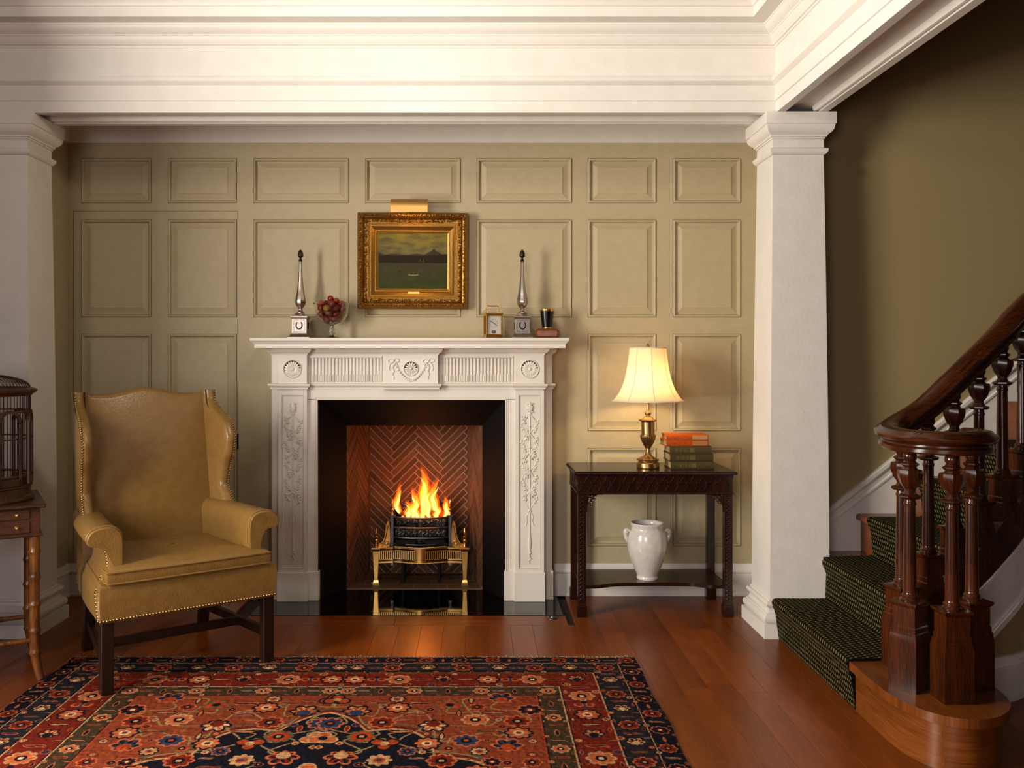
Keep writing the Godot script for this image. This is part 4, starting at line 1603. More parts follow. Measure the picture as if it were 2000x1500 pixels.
func painting() -> void:
	var c := P(805.5, 508.5, 0.06)
	var hw := 0.315
	var hh := 0.274
	var o := thing("framed_painting", "lake landscape painting in a wide ornate gilt frame", "painting", Vector3(c.x, c.y, 0.009))
	o.rotation = Vector3(0.03, 0, -0.006)
	var b := MB.new()
	ring_frame(b, hw, hh, [Vector2(0.0, 0.0), Vector2(0.0, 0.034), Vector2(0.002, 0.040), Vector2(0.006, 0.043), Vector2(0.014, 0.056), Vector2(0.022, 0.060), Vector2(0.030, 0.056), Vector2(0.036, 0.044), Vector2(0.042, 0.036), Vector2(0.056, 0.033), Vector2(0.058, 0.037), Vector2(0.062, 0.037), Vector2(0.064, 0.031), Vector2(0.072, 0.029), Vector2(0.074, 0.032), Vector2(0.077, 0.032), Vector2(0.088, 0.022), Vector2(0.098, 0.017), Vector2(0.100, 0.021), Vector2(0.106, 0.021), Vector2(0.110, 0.015), Vector2(0.120, 0.011)])
	var fr := part("frame", b, M.gilt, o, Vector3.ZERO, 28)
	# carved leaf ornament along the outer roll and the hollow
	b = MB.new()
	var r := RandomNumberGenerator.new()
	r.seed = 4
	for band in [[0.019, 0.0610, 0.0088, 0.0135], [0.048, 0.0380, 0.0072, 0.0120]]:
		for side in 4:
			var along: float = (hw if side % 2 == 0 else hh) - band[0]
			var n := int(along * 2 / band[3])
			for i in n + 1:
				var t := -along + 2.0 * along * i / n
				var q := Vector3(t, (hh - band[0]) * (1 if side == 0 else -1), band[1]) if side % 2 == 0 else Vector3((hw - band[0]) * (1 if side == 1 else -1), t, band[1])
				for k in 2:
					var off := Vector3(r.randf_range(-0.005, 0.005), r.randf_range(-0.005, 0.005), r.randf_range(-0.001, 0.002))
					b.t = Transform3D(Basis(Vector3.BACK, r.randf() * 3.0), q + off)
					b.ball(Vector3.ZERO, band[2] * r.randf_range(0.75, 1.1), 6, 4, 0.62)
	b.t = Transform3D.IDENTITY
	for sx in [-1, 1]:
		for sy in [-1, 1]:
			for i in 7:
				var a := TAU * i / 7
				b.ball(Vector3(sx * (hw - 0.022) + 0.011 * cos(a), sy * (hh - 0.022) + 0.011 * sin(a), 0.060), 0.0075, 7, 5, 0.8)
	part("carved_ornament", b, M.gilt, fr, Vector3.ZERO, 50)
	b = MB.new()
	for side in 4:
		var along: float = (hw if side % 2 == 0 else hh) - 0.068
		var n := int(along * 2 / 0.0072)
		for i in n + 1:
			var t := -along + 2.0 * along * i / n
			b.ball(Vector3(t, (hh - 0.068) * (1 if side == 0 else -1), 0.030) if side % 2 == 0 else Vector3((hw - 0.068) * (1 if side == 1 else -1), t, 0.030), 0.0031, 6, 4)
	part("bead_course", b, M.gilt, fr, Vector3.ZERO, 60)
	b = MB.new()
	b.box(Vector3(0, 0, 0.008), Vector3((hw - 0.116) * 2, (hh - 0.116) * 2, 0.008))
	b.uvmode = "xy"
	b.uvscale = Vector2(0.5 / (hw - 0.117), -0.5 / (hh - 0.117))
	b.uvoff = Vector2(0.5, 0.5)
	var cm := mat(Color.WHITE, 0.5, 0.0, 0.2)
	cm.albedo_texture = lake_picture()
	part("canvas", b, cm, o)
	b = MB.new()
	b.box(Vector3(0.005, -hh + 0.093, 0.0215), Vector3(0.068, 0.011, 0.002), 0.0008)
	part("name_plate", b, mat(Color(0.85, 0.60, 0.28), 0.3, 1.0), o)
	# picture light: shade on a bent arm, clipped to the top of the frame
	var l := thing("picture_light", "brass picture light above the gilt frame", "lamp", Vector3(c.x - 0.011, c.y + hh, 0.0))
	b = MB.new()
	var rows := []
	for i in 13:
		var a := lerpf(PI * 1.02, PI * -0.12, i / 12.0)
		rows.append(PackedVector3Array([Vector3(-0.103, 0.004 + 0.056 * sin(a), 0.135 + 0.032 * cos(a)), Vector3(0.103, 0.004 + 0.056 * sin(a), 0.135 + 0.032 * cos(a))]))
	b.grid(rows, false, true)
	var rows2 := []
	for i in 13:
		var a := lerpf(PI * 1.02, PI * -0.12, i / 12.0)
		rows2.append(PackedVector3Array([Vector3(-0.103, 0.004 + 0.054 * sin(a), 0.135 + 0.030 * cos(a)), Vector3(0.103, 0.004 + 0.054 * sin(a), 0.135 + 0.030 * cos(a))]))
	b.grid(rows2, false, false)
	for s in [-1.0, 1.0]:
		var cap := PackedVector3Array()
		for i in 13:
			var a := lerpf(PI * 1.02, PI * -0.12, i / 12.0)
			cap.append(Vector3(s * 0.103, 0.004 + 0.056 * sin(a), 0.135 + 0.032 * cos(a)))
		b.fan(cap, Vector3(s, 0, 0))
	var tan_brass := mat(Color(0.80, 0.62, 0.36), 0.42, 0.85)
	part("shade", b, tan_brass, l, Vector3.ZERO, 50)
	b = MB.new()
	b.tube(smooth([Vector3(0, 0.022, 0.006), Vector3(0, 0.026, 0.016), Vector3(0, 0.04, 0.035), Vector3(0, 0.055, 0.08), Vector3(0, 0.054, 0.13)], 5), 0.005, 8)
	b.box(Vector3(0, 0.022, 0.004), Vector3(0.03, 0.036, 0.006), 0.001)
	part("arm", b, tan_brass, l)
	b = MB.new()
	b.tube([Vector3(-0.085, 0.022, 0.132), Vector3(0.085, 0.022, 0.132)], 0.009, 10)
	var tube := mat(Color(1, 0.9, 0.7), 0.5)
	tube.emission_enabled = true
	tube.emission = Color(1.0, 0.8, 0.5)
	tube.emission_energy_multiplier = 2.0
	part("bulb", b, tube, l)
	var sp := AreaLight3D.new()
	sp.name = "picture_light_beam"
	sp.area_size = Vector2(0.17, 0.03)
	sp.area_normalize_energy = true
	sp.light_color = Color(1.0, 0.76, 0.46)
	sp.light_energy = PICTURE
	sp.area_range = 6.0
	sp.shadow_enabled = true
	l.add_child(sp)
	sp.look_at_from_position(l.position + Vector3(0, 0.008, 0.130), l.position + Vector3(0, -0.2, 0.05), Vector3.BACK)


const PICTURE := 0.05


func lake_picture() -> ImageTexture:
	var w := 392
	var h := 304
	var im := Image.create(w, h, false, Image.FORMAT_RGB8)
	var cl := noise(0.012, 4, 55)
	var fine := noise(0.15, 2, 56)
	var tree := noise(0.08, 3, 57)
	for y in h:
		for x in w:
			var v := y / float(h)
			var u := x / float(w)
			var n := cl.get_noise_2d(x * 0.7, y * 2.2)
			var f := fine.get_noise_2d(x * 0.5, y * 2.0) * 0.02
			var c: Color
			if v < 0.40:
				var sky := Color(0.44, 0.40, 0.14).lerp(Color(0.42, 0.40, 0.26), clampf(v * 2.6, 0, 1))
				c = sky.lerp(Color(0.29, 0.28, 0.20), clampf(0.5 + n * 1.2 - 0.3 * u, 0, 1) * 0.8)
				# far mountain and hills
				var ridge := 0.40 - 0.115 * maxf(0.0, 1.0 - absf(u - 0.80) / 0.16) - 0.022 * maxf(0.0, 1.0 - absf(u - 0.805) / 0.03)
				ridge = minf(ridge, 0.40 - 0.07 * maxf(0.0, 1.0 - u / 0.10))
				ridge = minf(ridge, 0.375 + 0.01 * sin(u * 20.0))
				if v > ridge + n * 0.006:
					c = Color(0.225, 0.20, 0.15).lerp(Color(0.20, 0.17, 0.13), (v - ridge) * 8.0)
			elif v < 0.53:
				c = Color(0.15, 0.125, 0.065)
			else:
				var t := (v - 0.53) / 0.47
				c = Color(0.24, 0.225, 0.15).lerp(Color(0.20, 0.245, 0.085), t)
				c = c.lerp(Color(0.26, 0.26, 0.17), clampf(n * 1.5, 0, 0.6))
			var edge := 0.405 + 0.025 * tree.get_noise_2d(x * 1.4, 5.0) - 0.04 * clampf((u - 0.72) * 4.0, 0, 1)
			if v > edge and v < 0.53:
				c = Color(0.135, 0.11, 0.055).lerp(Color(0.19, 0.15, 0.07), clampf(tree.get_noise_2d(x * 2.0, y * 2.0) + 0.3, 0, 1))
				if u > 0.57 and u < 0.68 and v > 0.46 and v < 0.515 and absf(fposmod(u, 0.045) - 0.02) < 0.007:
					c = Color(0.30, 0.27, 0.09)
			# rowing boat with two people and its wake
			var bx := (u - 0.505) / 0.075
			if absf(bx) < 1.0 and v > 0.735 + 0.008 * bx * bx * -1.0 + 0.008 and v < 0.765 - 0.012 * bx * bx:
				c = Color(0.52, 0.47, 0.26)
			if (absf(u - 0.48) < 0.008 or absf(u - 0.535) < 0.008) and v > 0.715 and v < 0.742:
				c = Color(0.10, 0.08, 0.05)
			if absf(u - 0.305) < 0.025 and absf(v - 0.688) < 0.005:
				c = Color(0.12, 0.09, 0.06)
			im.set_pixel(x, y, Color(c.r + f, c.g + f, c.b + f))
	return ImageTexture.create_from_image(im)


# ---------------------------------------------------------------- globe lamp added out of view above the frame to brighten the beam
func added_pendant() -> void:
	var o := thing("added_pendant_lamp", "unseen white globe lamp added before the beam to brighten it", "lamp", Vector3(-0.30, 2.90, 2.15))
	var b := MB.new()
	b.lathe([Vector2(0.05, CEIL - 2.90), Vector2(0.05, CEIL - 2.925), Vector2(0.02, CEIL - 2.94), Vector2(0.006, CEIL - 2.95)].map(func(q): return q) , 20)
	b.tube([Vector3(0, 0.11, 0), Vector3(0, CEIL - 2.94, 0)], 0.006, 8)
	b.lathe([Vector2(0.05, 0.10), Vector2(0.055, 0.115), Vector2(0.02, 0.135), Vector2(0.006, 0.15)], 20)
	part("rod", b, M.brass, o)
	b = MB.new()
	b.ball(Vector3.ZERO, 0.12, 28, 16)
	var g := mat(Color(0.9, 0.88, 0.84), 0.3)
	g.emission_enabled = true
	g.emission = Color(1.0, 0.93, 0.82)
	g.emission_energy_multiplier = 2.5
	part("globe", b, g, o, Vector3.ZERO, 60)
	omni("added_pendant_light", Vector3.ZERO, 0.11, Color(1.0, 0.95, 0.88), PENDANT, o)


# ---------------------------------------------------------------- side table and what stands on it
func side_table() -> void:
	var x0 := 0.512
	var x1 := 1.369
	var z0 := 0.035
	var z1 := 0.462
	var o := thing("side_table", "dark mahogany side table with fretwork frieze and lower shelf", "table", Vector3((x0 + x1) / 2, 0, (z0 + z1) / 2))
	var hx := (x1 - x0) / 2
	var hz := (z1 - z0) / 2
	var b := MB.new()
	b.uvmode = "swap"
	b.box(Vector3(0, 0.757, 0), Vector3(hx * 2 - 0.014, 0.018, hz * 2 - 0.010), 0.002)
	part("top", b, M.mahogany, o)
	# gadrooned edge
	b = MB.new()
	for side in [[Vector3(-hx + 0.006, 0.754, hz - 0.004), Vector3(hx - 0.006, 0.754, hz - 0.004)], [Vector3(-hx + 0.006, 0.754, -hz + 0.004), Vector3(-hx + 0.006, 0.754, hz - 0.004)], [Vector3(hx - 0.006, 0.754, -hz + 0.004), Vector3(hx - 0.006, 0.754, hz - 0.004)]]:
		var a: Vector3 = side[0]
		var c: Vector3 = side[1]
		var n := int(a.distance_to(c) / 0.0085)
		for i in n + 1:
			b.t = Transform3D(Basis((c - a).normalized(), 0.0), a.lerp(c, i / float(n)))
			b.ball(Vector3.ZERO, 0.0062, 6, 4, 1.25)
	b.t = Transform3D.IDENTITY
	part("gadroon_edge", b, M.mahogany, o, Vector3.ZERO, 60)
	# frieze with blind fret
	b = MB.new()
	var ax := hx - 0.022
	var az := hz - 0.018
	b.span(Vector3(-ax, 0.648, -az), Vector3(ax, 0.748, az), 0.001)
	b.span(Vector3(-ax - 0.006, 0.742, -az - 0.004), Vector3(ax + 0.006, 0.749, az + 0.006), 0.002)
	b.span(Vector3(-ax - 0.005, 0.645, -az), Vector3(ax + 0.005, 0.653, az + 0.005), 0.002)
	part("frieze", b, M.mahogany, o)
	b = MB.new()
	blind_fret(b, Vector3(-ax + 0.004, 0.656, az), Vector3(1, 0, 0), ax * 2 - 0.008, 0.082)
	blind_fret(b, Vector3(-ax, 0.656, -az + 0.004), Vector3(0, 0, 1), az * 2 - 0.008, 0.082, Vector3.LEFT)
	blind_fret(b, Vector3(ax, 0.656, -az + 0.004), Vector3(0, 0, 1), az * 2 - 0.008, 0.082, Vector3.RIGHT)
	part("blind_fret", b, M.mahogany, o, Vector3.ZERO, 30)
	# legs with carved faces and block feet
	for sx in [-1.0, 1.0]:
		for sz in [-1.0, 1.0]:
			b = MB.new()
			var c := Vector3(sx * (ax - 0.022), 0, sz * (az - 0.022))
			b.span(c + Vector3(-0.0215, 0.066, -0.0215), c + Vector3(0.0215, 0.650, 0.0215), 0.002)
			b.span(c + Vector3(-0.0265, 0.0, -0.0265), c + Vector3(0.0265, 0.060, 0.0265), 0.002)
			b.span(c + Vector3(-0.0235, 0.058, -0.0235), c + Vector3(0.0235, 0.070, 0.0235), 0.003)
			var lg := part("leg", b, M.mahogany, o)
			if sz > 0:
				b = MB.new()
				blind_fret(b, c + Vector3(-0.017, 0.085, 0.0215), Vector3(0, 1, 0), 0.55, 0.034, Vector3.BACK)
				part("leg_fret", b, M.mahogany, lg, Vector3.ZERO, 30)
				# pierced corner bracket
				b = MB.new()
				var at := c + Vector3(-sx * 0.0215, 0.647, 0.004)
				for arc in [[0.088, 0.095], [0.058, 0.062]]:
					var line := []
					for i in 10:
						var a := i / 9.0 * PI / 2
						line.append(at + Vector3(-sx * arc[0] * (1.0 - sin(a)), -arc[1] * (1.0 - cos(a)), 0))
					b.tube(line, 0.004, 6)
				b.box(at + Vector3(-sx * 0.045, -0.003, 0), Vector3(0.09, 0.007, 0.012), 0.001)
				b.box(at + Vector3(-sx * 0.003, -0.048, 0), Vector3(0.007, 0.096, 0.012), 0.001)
				for k in 4:
					var ring := []
					var rc := at + Vector3(-sx * [0.02, 0.043, 0.02, 0.03][k], [-0.02, -0.018, -0.043, -0.032][k], 0)
					for i in 10:
						ring.append(rc + Vector3(0.011 * cos(TAU * i / 10), 0.011 * sin(TAU * i / 10), 0))
					b.tube(ring, 0.003, 6, true)
				part("bracket", b, M.mahogany, lg)
	# lower shelf with a shaped front
	b = MB.new()
	b.uvmode = "swap"
	b.t = Transform3D(Basis(Vector3.RIGHT, -PI / 2), Vector3.ZERO)
	var poly := PackedVector2Array([Vector2(-ax + 0.02, az - 0.02), Vector2(-ax + 0.02, -az + 0.01)])
	for p: Vector2 in smooth([Vector2(-ax + 0.045, -az + 0.01), Vector2(-0.30, -az + 0.014), Vector2(-0.25, -az + 0.035), Vector2(-0.18, -az + 0.06), Vector2(0, -az + 0.068), Vector2(0.18, -az + 0.06), Vector2(0.25, -az + 0.035), Vector2(0.30, -az + 0.014), Vector2(ax - 0.045, -az + 0.01)], 4):
		poly.append(p)
	poly.append(Vector2(ax - 0.02, -az + 0.01))
	poly.append(Vector2(ax - 0.02, az - 0.02))
	b.extrude(poly, 0.147, 0.165, 0.002)
	part("lower_shelf", b, M.mahogany, o, Vector3.ZERO, 30)
	table_lamp(Vector3(X(1265.5, 0.29), 0.7665, 0.29))
	books()
	jar(Vector3(X(1264, 0.285), 0.1655, 0.285))


# lattice of raised crossing bars on a face
func blind_fret(b: MB, at: Vector3, u: Vector3, ln: float, h: float, out := Vector3.BACK) -> void:
	var v := out.cross(u) if absf(u.y) > 0.5 else Vector3.UP
	if absf(u.y) > 0.5:
		v = Vector3.RIGHT
	var n := maxi(2, int(round(ln / (h * 0.62))))
	var p := ln / n
	for i in n:
		for k in 2:
			var a := at + u * (p * i) + v * (0.0 if k == 0 else h)
			var c := at + u * (p * (i + 1)) + v * (h if k == 0 else 0.0)
			var d := (c - a).normalized()
			var s := out.cross(d) * 0.0028
			b.quad_to(a - s + out * 0.003, a + s + out * 0.003, c + s + out * 0.003, c - s + out * 0.003, out)
			b.quad_to(a + s, c + s, c + s + out * 0.003, a + s + out * 0.003, s)
			b.quad_to(a - s, c - s, c - s + out * 0.003, a - s + out * 0.003, -s)
		var mid := at + u * (p * (i + 0.5)) + v * (h / 2)
		var ring := []
		for q in 8:
			ring.append(mid + u * (p * 0.24 * cos(TAU * q / 8)) + v * (h * 0.24 * sin(TAU * q / 8)) + out * 0.001)
		b.tube(ring, 0.0026, 5, true)


func table_lamp(at: Vector3) -> void:
	var o := thing("table_lamp", "brass urn table lamp with cream bell shade, lit", "lamp", at)
	var b := MB.new()
	b.lathe([Vector2(0.060, 0), Vector2(0.062, 0.004), Vector2(0.061, 0.026), Vector2(0.057, 0.031), Vector2(0.052, 0.033), Vector2(0.050, 0.038), Vector2(0.055, 0.041), Vector2(0.056, 0.046), Vector2(0.050, 0.051), Vector2(0.036, 0.057), Vector2(0.022, 0.066), Vector2(0.015, 0.078), Vector2(0.012, 0.094), Vector2(0.012, 0.106)], 40)
	part("base", b, M.dull_brass, o, Vector3.ZERO, 30)
	b = MB.new()
	for i in 30:
		var a := TAU * i / 30
		b.ball(Vector3(cos(a) * 0.0545, 0.0435, sin(a) * 0.0545), 0.0052, 6, 4)
	part("bead_ring", b, M.dull_brass, o)
	b = MB.new()
	var segs := 72
	var rows := []
	for p: Vector2 in smooth([Vector2(0.013, 0.104), Vector2(0.019, 0.116), Vector2(0.030, 0.136), Vector2(0.0385, 0.160), Vector2(0.0400, 0.172)], 4):
		var ring := PackedVector3Array()
		for j in segs:
			var a := TAU * j / segs
			var rr := p.x * (1.0 + 0.055 * absf(sin(a * 9.0)))
			ring.append(Vector3(cos(a) * rr, p.y, sin(a) * rr))
		rows.append(ring)
	b.grid(rows, true)
	b.lathe([Vector2(0.040, 0.171), Vector2(0.0425, 0.173), Vector2(0.0425, 0.178), Vector2(0.037, 0.180), Vector2(0.0355, 0.184), Vector2(0.0365, 0.248), Vector2(0.038, 0.250), Vector2(0.0455, 0.253), Vector2(0.047, 0.258), Vector2(0.044, 0.262), Vector2(0.033, 0.264), Vector2(0.026, 0.271), Vector2(0.014, 0.277), Vector2(0.011, 0.284), Vector2(0.017, 0.290), Vector2(0.0175, 0.299), Vector2(0.010, 0.306), Vector2(0.0065, 0.312), Vector2(0.006, 0.345)], 40)
	part("urn_body", b, M.dull_brass, o, Vector3.ZERO, 30)
	b = MB.new()
	for i in 26:
		var a := TAU * i / 26
		b.ball(Vector3(cos(a) * 0.0445, 0.2575, sin(a) * 0.0445), 0.0045, 6, 4)
	part("bead_collar", b, M.dull_brass, o)
	# bell shade of eight panels
	var shade_m := mat(Color(0.90, 0.85, 0.74), 0.85)
	shade_m.backlight_enabled = true
	shade_m.backlight = Color(0.80, 0.72, 0.56)
	b = MB.new()
	rows = []
	var prof := smooth([Vector2(0.192, 0.362), Vector2(0.176, 0.376), Vector2(0.150, 0.415), Vector2(0.126, 0.475), Vector2(0.112, 0.54), Vector2(0.102, 0.61), Vector2(0.098, 0.648)], 5)
	for p: Vector2 in prof:
		var ring := PackedVector3Array()
		for j in 64:
			var a := TAU * j / 64 + PI / 8
			var fold := 1.0 - 0.028 * (1.0 - absf(cos(a * 4.0 - PI / 2 * 0.0)))
			ring.append(Vector3(cos(a) * p.x * fold, p.y, sin(a) * p.x * fold))
		rows.append(ring)
	b.grid(rows, true)
	var sh := part("lamp_shade", b, shade_m, o, Vector3.ZERO, 70)
	b = MB.new()
	for k in 8:
		var a := TAU * k / 8
		var line := []
		for p: Vector2 in prof:
			line.append(Vector3(cos(a) * p.x * 1.001, p.y, sin(a) * p.x * 1.001))
		b.tube(line, 0.0022, 6)
	for e in [prof[0], prof[-1]]:
		var ring := []
		for j in 48:
			var a := TAU * j / 48
			var fold := 1.0 - 0.028 * (1.0 - absf(cos(a * 4.0)))
			ring.append(Vector3(cos(a) * e.x * fold, e.y, sin(a) * e.x * fold))
		b.tube(ring, 0.0038, 6, true)
	part("piping", b, mat(Color(0.86, 0.80, 0.68), 0.8), sh)
	b = MB.new()
	b.lathe([Vector2(0.004, 0.345), Vector2(0.012, 0.35), Vector2(0.012, 0.385), Vector2(0.008, 0.39)], 16)
	for k in 3:
		var a := TAU * k / 3
		b.tube([Vector3(0, 0.63, 0), Vector3(cos(a) * 0.098, 0.640, sin(a) * 0.098)], 0.0016, 5)
	b.tube([Vector3(0.03, 0.36, 0), Vector3(0.045, 0.46, 0), Vector3(0.03, 0.6, 0), Vector3(0, 0.64, 0)], 0.0016, 5)
	b.tube([Vector3(-0.03, 0.36, 0), Vector3(-0.045, 0.46, 0), Vector3(-0.03, 0.6, 0), Vector3(0, 0.64, 0)], 0.0016, 5)
	b.lathe([Vector2(0.004, 0.64), Vector2(0.009, 0.655), Vector2(0.004, 0.668), Vector2(0.0005, 0.672)], 12)
	part("harp", b, M.dull_brass, o)
	b = MB.new()
	b.lathe(smooth([Vector2(0.012, 0.388), Vector2(0.018, 0.41), Vector2(0.029, 0.44), Vector2(0.026, 0.468), Vector2(0.0005, 0.482)], 4), 20)
	var bulb := mat(Color(1, 0.95, 0.85), 0.4)
	bulb.emission_enabled = true
	bulb.emission = Color(1.0, 0.80, 0.52)
	bulb.emission_energy_multiplier = 3.0
	part("bulb", b, bulb, o, Vector3.ZERO, 60)
	omni("table_lamp_light", Vector3(0, 0.438, 0), 0.028, Color(1.0, 0.84, 0.60), LAMP, o)


const LAMP := 0.10


func books() -> void:
	var base := 0.7665
	var list := [
		[1309, 1394, 0.040, 0.17, Color(0.285, 0.245, 0.15), 0.0, "dark olive cloth book at the bottom of the stack"],
		[1307, 1392, 0.041, 0.165, Color(0.27, 0.23, 0.14), 0.015, "dark olive cloth book second from the bottom of the stack"],
		[1308, 1390, 0.038, 0.165, Color(0.295, 0.25, 0.155), -0.02, "dark olive cloth book under the two orange books"],
		[1300, 1383, 0.034, 0.15, Color(0.66, 0.29, 0.10), 0.03, "plain orange book second from the top of the stack"],
		[1302, 1384, 0.028, 0.145, Color(0.70, 0.32, 0.11), -0.015, "thin orange book on top of the stack"]]
	var y := base
	for k in list.size():
		var d: Array = list[k]
		var z := 0.27
		var w: float = X(d[1], 0.345) - X(d[0], 0.345)
		var cx: float = (X(d[1], 0.345) + X(d[0], 0.345)) / 2
		var h: float = d[2]
		var dep: float = d[3]
		var o := thing("book", d[6], "book", Vector3(cx, y, z), d[5], "books stacked beside the lamp")
		var cover := tri_tex(mat(Color.WHITE, 0.65, 0.0, 0.2), mottle(d[4] * 0.88, d[4] * 1.1, 0.05, 128, 60 + k), 8.0, false)
		var b := MB.new()
		b.box(Vector3(0, 0.0015, 0), Vector3(w, 0.003, dep), 0.0008)
		b.box(Vector3(0, h - 0.0015, 0), Vector3(w, 0.003, dep), 0.0008)
		# rounded spine turned to the room
		var rows := []
		for i in 9:
			var a := lerpf(-PI / 2, PI / 2, i / 8.0)
			rows.append(PackedVector3Array([Vector3(-w / 2, h / 2 + sin(a) * h / 2, dep / 2 - 0.004 + cos(a) * 0.008), Vector3(w / 2, h / 2 + sin(a) * h / 2, dep / 2 - 0.004 + cos(a) * 0.008)]))
		b.grid(rows, false, true)
		var spine_side: bool = true
		part("cover", b, cover, o, Vector3.ZERO, 50)
		b = MB.new()
		b.box(Vector3(0, h / 2, -0.003), Vector3(w - 0.008, h - 0.006, dep - 0.010), 0.001)
		part("pages", b, mat(Color(0.62, 0.52, 0.36), 0.9), o)
		if k == 4:
			# the fore-edge and half of the top book show its page block at one end
			b = MB.new()
			b.box(Vector3(w * 0.30, h / 2, dep / 2 + 0.0015), Vector3(w * 0.36, h - 0.008, 0.008), 0.001)
			part("page_edge", b, mat(Color(0.66, 0.50, 0.32), 0.9), o)
		elif k == 3:
			b = MB.new()
			b.box(Vector3(w * 0.30, h / 2, dep / 2 + 0.0015), Vector3(w * 0.36, h - 0.009, 0.008), 0.001)
			part("page_edge", b, mat(Color(0.62, 0.42, 0.22), 0.9), o)
		else:
			# gilt lines of the title on the spine
			b = MB.new()
			for i in 9:
				b.box(Vector3(-w * 0.34 + i * 0.0085, h / 2, dep / 2 + 0.0041), Vector3(0.0022 + 0.002 * ((i * 7 + k) % 3), h * (0.5 if i % 3 else 0.62), 0.001))
			b.box(Vector3(w * 0.02, h / 2, dep / 2 + 0.0041), Vector3(0.03, h * 0.56, 0.001))
			part("spine_title", b, mat(Color(0.42, 0.36, 0.20), 0.5, 0.4), o)
		y += h + 0.0004


func jar(at: Vector3) -> void:
	var o := thing("stoneware_jar", "white glazed stoneware jar with two small handles on the lower shelf", "jar", at)
	var m := relief(tri_tex(mat(Color.WHITE, 0.16), mottle(Color(0.76, 0.74, 0.71), Color(0.85, 0.83, 0.80), 0.02, 256, 31), 4.0, false), bumps(0.03, 128, 3, 2.0), 0.06)
	m.clearcoat_enabled = true
	m.clearcoat = 0.6
	m.clearcoat_roughness = 0.08
	var b := MB.new()
	var outer := smooth([Vector2(0.056, 0.0), Vector2(0.0575, 0.008), Vector2(0.056, 0.020), Vector2(0.066, 0.045), Vector2(0.088, 0.100), Vector2(0.103, 0.150), Vector2(0.107, 0.190), Vector2(0.103, 0.232), Vector2(0.096, 0.255), Vector2(0.0875, 0.268), Vector2(0.0855, 0.278), Vector2(0.0885, 0.290), Vector2(0.090, 0.298), Vector2(0.087, 0.303)], 5)
	var inner := smooth([Vector2(0.079, 0.300), Vector2(0.073, 0.280), Vector2(0.086, 0.250), Vector2(0.096, 0.19), Vector2(0.08, 0.10), Vector2(0.05, 0.03), Vector2(0.0002, 0.02)], 4)
	b.lathe(outer + inner, 48)
	part("body", b, m, o, Vector3.ZERO, 60)
	for s in [-1.0, 1.0]:
		b = MB.new()
		b.tube(smooth([Vector3(s * 0.096, 0.256, 0), Vector3(s * 0.110, 0.264, 0), Vector3(s * 0.119, 0.254, 0), Vector3(s * 0.117, 0.234, 0), Vector3(s * 0.110, 0.212, 0), Vector3(s * 0.106, 0.195, 0)], 4), [0.010, 0.0105, 0.011, 0.0115, 0.012, 0.0125, 0.013, 0.0125, 0.012, 0.0115, 0.011, 0.011, 0.011, 0.0115, 0.012, 0.012, 0.011, 0.010, 0.008, 0.006, 0.004], 10)
		b.ball(Vector3(s * 0.115, 0.252, 0.004), 0.0125, 8, 6)
		part("handle", b, m, o, Vector3.ZERO, 60)


# ---------------------------------------------------------------- staircase
const RISE := 0.19
const RUN := 0.245
const NOSE := 1.455
var string_line := [Vector2(1.56, 1.73), Vector2(1.747, 1.677), Vector2(1.87, 1.635), Vector2(1.992, 1.589), Vector2(2.1145, 1.538), Vector2(2.237, 1.47), Vector2(2.36, 1.43), Vector2(2.6, 1.385), Vector2(3.2, 1.345), Vector2(4.3, 1.335)]


func zs(x: float) -> float:
	return interp(string_line, x)


func block_top(x: float) -> float:
	return 0.604 + 0.776 * (x - 1.747)


func plan(pts: Array) -> PackedVector2Array:
	var p := PackedVector2Array()
	for q: Vector2 in pts:
		p.append(Vector2(q.x, -q.y))
	return p


